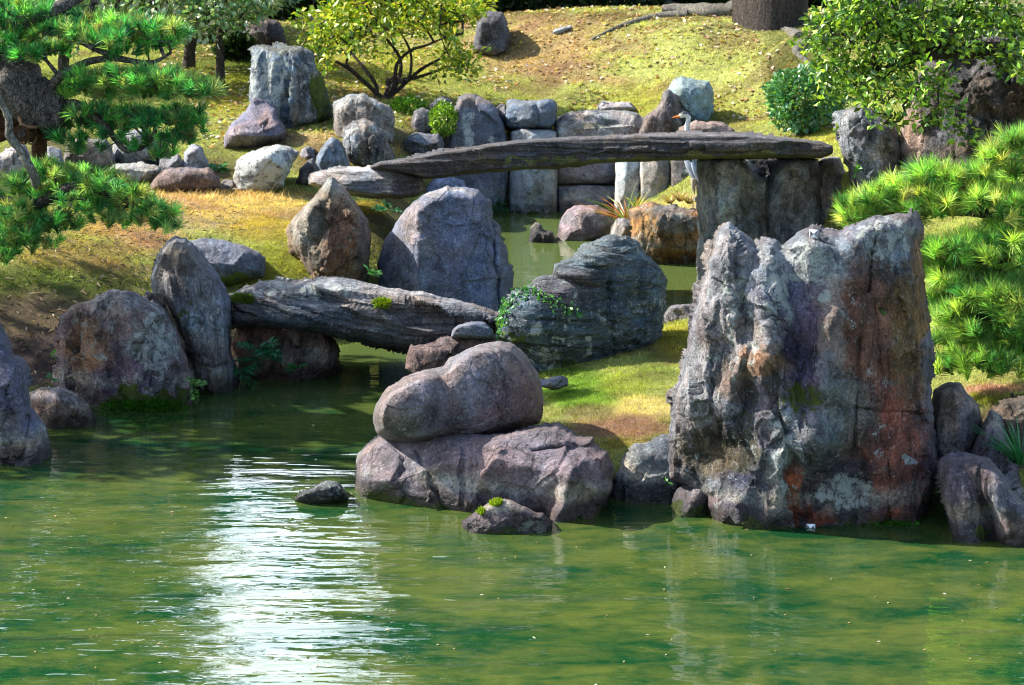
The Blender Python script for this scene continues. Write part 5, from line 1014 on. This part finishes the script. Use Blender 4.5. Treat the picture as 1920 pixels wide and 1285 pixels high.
# large trunks along the top of the picture
HB = 'large trees behind the hill'  # out-of-frame crowns are shaped so a gap of sky reflects in the pond
tree('grey slim trunk just right of the dark square block', 541, 38, 34.6, .07, 4, (3.1, 1.0, .8), DGR, 11, 22, 40, .4, .12, group=HB)
tree('thick dark trunk at the top between the square block and the yellow shrub', 612, 36, 34., .24, 4, (3.9, 1.35, 1.35), DGR, 12, 34, 110, .45, .24, group=HB, ctr=.75)
tree('dark trunk at the top right of the lone hill stone', 1090, 14, 35.4, .30, 9, (7., 3.0, 3.6), DGR, 13, 28, 120, .8, .30, group=HB)
tree('dark trunk at the top middle above the hill crest', 1232, 12, 35.8, .26, 9, (8., 3.2, 4.), DGR, 14, 28, 120, .8, .30, group=HB)
tree('straight pale trunk at the top right above the fallen log', 1318, 8, 37.5, .22, 8, (6.5, 2.6, 3.2), DGR, 15, 28, 100, .8, .30, group=HB)
tree('massive trunk with flaring roots at the top right of the hill', 1452, 42, 32.6, .50, 10, (8., 3.4, 4.2), DGR, 16, 28, 140, .8, .30, group=HB, flare=1.25, bark=M_TWIG)
tree('tall tree in the upper right behind the leafy branches', 1690, 60, 34., .3, 9, (6., 3., 3.6), DGR, 17, 28, 110, .8, .30, group=HB)
tree('unseen tall tree beyond the upper left corner, crown shaped to block the sky reflection', 210, 40, 38., .3, 9, (6.6, 2.5, 5.), DGR, 18, 34, 340, .7, .30, group=HB, ctr=-1.35)  # unseen tree, its crown sized to block sky reflection at the left
tree('dark trunk at the top behind the crown of the yellow shrub', 905, 12, 36.5, .28, 10, (7., 2.1, 5.), DGR, 19, 32, 260, .7, .30, group=HB, ctr=1.2)
# dark undergrowth along the top edge
for k, (px, rx, lab) in enumerate([(700, 120, 'dark evergreen shrub at the top behind the yellow shrub'), (1000, 90, 'dark evergreen shrub at the top left of the hill crest'), (1160, 110, 'dark evergreen shrub at the top between two trunks'), (1380, 110, 'dark evergreen shrub at the top behind the fallen log'), (1600, 100, 'dark evergreen shrub at the top behind the leafy branches'), (500, 90, 'dark evergreen shrub at the top behind the square block'), (330, 110, 'dark evergreen shrub at the top behind the glossy trees')]):
    bush('shrub', lab, px, -12, rx, 46, 34.6, 2200, .13, .07, ((.018,.04,.012),(.03,.06,.015),(.015,.03,.01)), M_LEAF, 40+k, 6)
bush('shrub', 'added dark low shrub standing in for shade under the small glossy trees', 442, 96, 30, 30, 31.2, 1500, .08, .05, ((.015,.035,.012),(.03,.06,.015)), M_LEAF, 61, 6)  # added dark foliage in place of the deep shade beneath the trees
bush('shrub', 'added dark shrub deepening the shade behind the bent dark trunk', 375, 60, 60, 34, 32.4, 2000, .08, .05, ((.02,.045,.015),(.035,.07,.02)), M_LEAF, 62, 6)  # added dark foliage that darkens the shaded slope here
# roots and the fallen log on the hill
g = Geo(); lg = spline([ground_hit(1110, 78), ground_hit(1150, 58), ground_hit(1190, 44), ground_hit(1240, 33), ground_hit(1290, 30)], 7) + np.array((0, 0, .02))
tube(g, lg, np.linspace(.012, .05, len(lg)), 9, .2, 3); tag(g.build('fallen_branch', M_PALEBARK), 'long grey fallen branch curving down the mossy hilltop', 'branch')
g = Geo(); lg = spline([ground_hit(1243, 28), ground_hit(1280, 28), ground_hit(1330, 30), ground_hit(1372, 30), ground_hit(1420, 30) + np.array((0, 0, .15))], 7) + np.array((0, 0, .06))
tube(g, lg, np.linspace(.05, .10, len(lg)), 12, .25, 5); tag(g.build('fallen_log', M_PALEBARK), 'mossy pale log lying against the massive trunk on the hilltop', 'log')
g = Geo()
for P in ([(1512,78),(1495,92),(1500,105),(1525,125)], [(1500,72),(1480,60),(1440,50)]):
    s = spline([ground_hit(x, y) for x, y in P], 6); tube(g, s, np.linspace(.07, .02, len(s)), 9, .3, 6)
tag(g.build('tree_root', M_PALEBARK), 'pale exposed root snaking down the right side of the hill', 'root')

# fallen leaves on the hill and banks
rng = np.random.default_rng(77)
px = rng.uniform(300, 1560, 9000); Y = rng.uniform(26.5, 33.8, 9000); x = (px-960)/F*Y; z = height(x, Y); P = np.stack([x, Y, z + .012], 1)
cl = fbm(P*np.array((.9, .9, 0)), 3, 5) > -.12; P = P[cl]; n = len(P)
pal = np.array(((.42,.34,.24),(.50,.44,.36),(.34,.18,.07),(.26,.13,.06),(.45,.36,.10),(.20,.12,.07)))
g = Geo(); leaves(g, P, rng.normal(0, 1, (n, 3))*(1, 1, .25), .055, .035, jitcol(pal, n, rng), rng, up=1.2, fold=.15)
tag(g.build('fallen_leaves', M_DRYLEAF, None, origin=np.zeros(3), smooth=False), 'pale fallen leaves scattered over the mossy hill', 'leaf litter', kind='stuff')
# litter and dead twigs on the shaded bank
px = rng.uniform(-20, 450, 3000); py = rng.uniform(440, 720, 3000); P = at_z(px, py, .4); P[:, 2] = height(P[:, 0], P[:, 1]) + .01; P = P[P[:, 2] > .06]; n = len(P)
g = Geo(); leaves(g, P, rng.normal(0, 1, (n, 3))*(1, 1, .3), .06, .012, jitcol(((.16,.11,.07),(.10,.07,.05),(.22,.17,.11),(.07,.05,.04)), n, rng), rng, up=1.)
tag(g.build('twig_litter', M_DRYLEAF, None, origin=np.zeros(3), smooth=False), 'dead twigs and needles littering the shaded left bank', 'litter', kind='stuff')

# specks and leaves drifting on the pond
px = rng.uniform(0, 1920, 150); py = rng.uniform(745, 1285, 150); P = at_z(px, py, .004); n = len(P)
g = Geo(); leaves(g, P, rng.normal(0, 1, (n, 3))*(1, 1, .02), .022, .012, jitcol(((.42,.38,.28),(.30,.22,.10),(.20,.16,.08)), n, rng), rng, up=4., fold=.06)
tag(g.build('floating_leaves', M_DRYLEAF, None, origin=np.zeros(3), smooth=False), 'tiny dry leaves drifting on the pond', 'leaf litter', kind='stuff')

# ---- the heron: one continuous body swept along its spine
def heron():
    Y = 24.9
    S = [(1330,372,.010,'g'),(1326,362,.022,'g'),(1318,345,.050,'g'),(1310,325,.078,'g'),(1303,305,.088,'g'),(1297,288,.078,'g'),(1294,274,.056,'w'),(1293,262,.036,'w'),(1290,250,.026,'w'),(1288,240,.022,'w'),
         (1290,230,.021,'w'),(1291,222,.022,'w'),(1288,216,.027,'w'),(1282,215,.028,'w'),(1277,217,.022,'w'),(1273,218.5,.012,'o'),(1267,219.5,.008,'o'),(1259,221,.0015,'o')]
    ctr = np.array([at(x, y, Y) for x, y, _, _ in S]); rad = np.array([s[2] for s in S]); k = 4
    idx = np.linspace(0, len(S)-1, (len(S)-1)*k + 1); P = spline(ctr, k); R = np.interp(idx, np.arange(len(S)), rad)
    sides = 16; t = unit(np.gradient(P, axis=0)); V = []; C = []
    for i in range(len(P)):
        a = np.array((0., 1., 0)); a = unit(a - t[i]*a.dot(t[i])); b = np.cross(t[i], a); ph = np.arange(sides)/sides*2*np.pi
        V.append(P[i] + R[i]*(np.cos(ph)[:, None]*a*.85 + np.sin(ph)[:, None]*b))
        s = S[min(len(S)-1, int(round(idx[i])))][3]
        for q in ph:
            v = np.sin(q)*b + np.cos(q)*a; ou = v[2] + v[0]*.6
            if s == 'g': c = (.15,.18,.23) if ou > -.8 else (.24,.26,.30)
            elif s == 'o': c = (.62,.17,.035)
            else: c = (.58,.58,.57)
            x_, y_ = proj(P[i][None])
            if s == 'w' and y_[0] < 224 and v[2] > .35 and x_[0] > 1276: c = (.03,.035,.05)
            if s == 'w' and 222 < y_[0] < 262 and v[0] > .5: c = (.22,.25,.29)
            C.append(c)
    V = np.concatenate(V); kk = np.arange(len(P)*sides).reshape(-1, sides)
    Q = np.stack([kk[:-1], np.roll(kk[:-1], -1, 1), np.roll(kk[1:], -1, 1), kk[1:]], -1).reshape(-1, 4)
    g = Geo(); g.add(V, Q, np.array(C))
    for sx, dy in ((-4, -.03), (3, .03)):     # legs: feathered thigh, ankle bending backward, shank, toes
        L_ = [at(1306+sx, 335, Y+dy), at(1304+sx, 350, Y+dy), at(1306+sx, 362, Y+dy), at(1303+sx, 380, Y+dy), at(1302+sx, 396, Y+dy)]
        tube(g, spline(L_, 5), np.interp(np.linspace(0, 4, 21), np.arange(5), [.034, .020, .008, .006, .006]), 8, .05, 2, (.32, .27, .20))
        for tx, ty in ((-.06, -.04), (-.07, .01), (-.05, .05), (.05, 0)): tube(g, [L_[-1], L_[-1] + np.array((tx*.5, ty*.5, .002)), L_[-1] + np.array((tx, ty, -.004))], [.005, .004, .002], 5, 0, 1, (.32, .27, .20))
    for s in (-1, 1):                          # eye and folded wing with dark edge
        e = at(1279, 214.2, Y) + np.array((0, s*.019, .004)); tube(g, [e, e + np.array((0, s*.006, 0))], [.006, .004], 8, 0, 1, (.50, .38, .04)); tube(g, [e + np.array((0, s*.006, 0)), e + np.array((0, s*.008, 0))], [.003, .002], 8, 0, 1, (.01, .01, .01))
        tube(g, spline([at(1294, 292, Y) + (0, s*.062, 0), at(1302, 318, Y) + (0, s*.075, 0), at(1316, 346, Y) + (0, s*.045, 0), at(1330, 372, Y) + (0, s*.01, 0)], 6), np.interp(np.arange(19), [0, 6, 12, 18], [.012, .022, .018, .003]), 8, .1, 3, (.30, .34, .40))
    t = NT('heron_feather'); c = t.attr('tint'); p = t.pos(); n_ = t.noise(t.mapping(p, (1, 1, .3)), 90, 3); m = t.done(t.bsdf(t.mix(1., c, t.gray(t.mp(n_, .3, .7, .8, 1.15)), 'MULTIPLY'), .7, .2, t.bump(n_, .003)).outputs[0])
    o = g.build('heron', m); tag(o, 'grey heron with orange bill standing behind the arched bridge', 'heron')
    g = Geo(); tube(g, spline([at(1284, 211, Y), at(1294, 214, Y), at(1305, 222, Y), at(1311, 229, Y)], 5), np.interp(np.arange(16), [0, 15], [.012, .002]), 6, 0, 1, (.03, .03, .045)); g.build('crest', m, o)
heron()
# ------------------------------------------------------------------ light, sky, camera
SUN = Vector((-.74, .17, .64)).normalized()
w = bpy.data.worlds.new('World'); scene.world = w; w.use_nodes = True
nt = w.node_tree; bg = nt.nodes['Background']
sky = nt.nodes.new('ShaderNodeTexSky'); sky.sky_type = 'NISHITA'; sky.sun_disc = False
sky.sun_elevation = math.asin(SUN.z); sky.sun_rotation = math.atan2(SUN.x, SUN.y)
sky.altitude = 50; sky.dust_density = 1.2
tc = nt.nodes.new('ShaderNodeTexCoord'); no = nt.nodes.new('ShaderNodeTexNoise')
no.inputs['Scale'].default_value = 2.2; no.inputs['Detail'].default_value = 6
mr = nt.nodes.new('ShaderNodeMapRange'); mr.interpolation_type = 'SMOOTHSTEP'
mr.inputs[1].default_value = .30; mr.inputs[2].default_value = .52
mxn = nt.nodes.new('ShaderNodeMix'); mxn.data_type = 'RGBA'
nt.links.new(tc.outputs['Generated'], no.inputs['Vector']); nt.links.new(no.outputs['Fac'], mr.inputs[0])
sx = nt.nodes.new('ShaderNodeSeparateXYZ'); nt.links.new(tc.outputs['Generated'], sx.inputs[0])
m2 = nt.nodes.new('ShaderNodeMapRange'); m2.interpolation_type = 'SMOOTHSTEP'; m2.inputs[1].default_value = .70; m2.inputs[2].default_value = .93
nt.links.new(sx.outputs[1], m2.inputs[0]); mm = nt.nodes.new('ShaderNodeMath'); mm.operation = 'MULTIPLY'
nt.links.new(mr.outputs[0], mm.inputs[0]); nt.links.new(m2.outputs[0], mm.inputs[1]); nt.links.new(mm.outputs[0], mxn.inputs[0]); nt.links.new(sky.outputs[0], mxn.inputs[6])
mxn.inputs[7].default_value = (11.5, 13, 14.8, 1)
nt.links.new(mxn.outputs[2], bg.inputs['Color']); bg.inputs['Strength'].default_value = .15
sl = bpy.data.lights.new('sun', 'SUN'); sl.energy = 5.0; sl.angle = math.radians(.55); sl.color = (1, .955, .87)
so = bpy.data.objects.new('sun', sl); col.objects.link(so); so.rotation_euler = (-SUN).to_track_quat('-Z', 'Y').to_euler(); so.location = (-20, 25, 30)
cam = bpy.data.cameras.new('camera'); co = bpy.data.objects.new('camera', cam); col.objects.link(co)
co.location = (0, 0, CZ); co.rotation_euler = (math.pi/2 - PITCH, 0, 0)
cam.sensor_width = 36; cam.lens = 36*F/W0; cam.clip_end = 1000; cam.clip_start = .1
cam.dof.use_dof = True; cam.dof.focus_distance = 16.6; cam.dof.aperture_fstop = 8.
scene.camera = co
scene.view_settings.view_transform = 'Standard'; scene.view_settings.look = 'None'; scene.view_settings.exposure = 1.6
scene.render.engine = 'CYCLES'; scene.cycles.max_bounces = 6; scene.cycles.use_denoising = True; scene.cycles.filter_width = 1.1
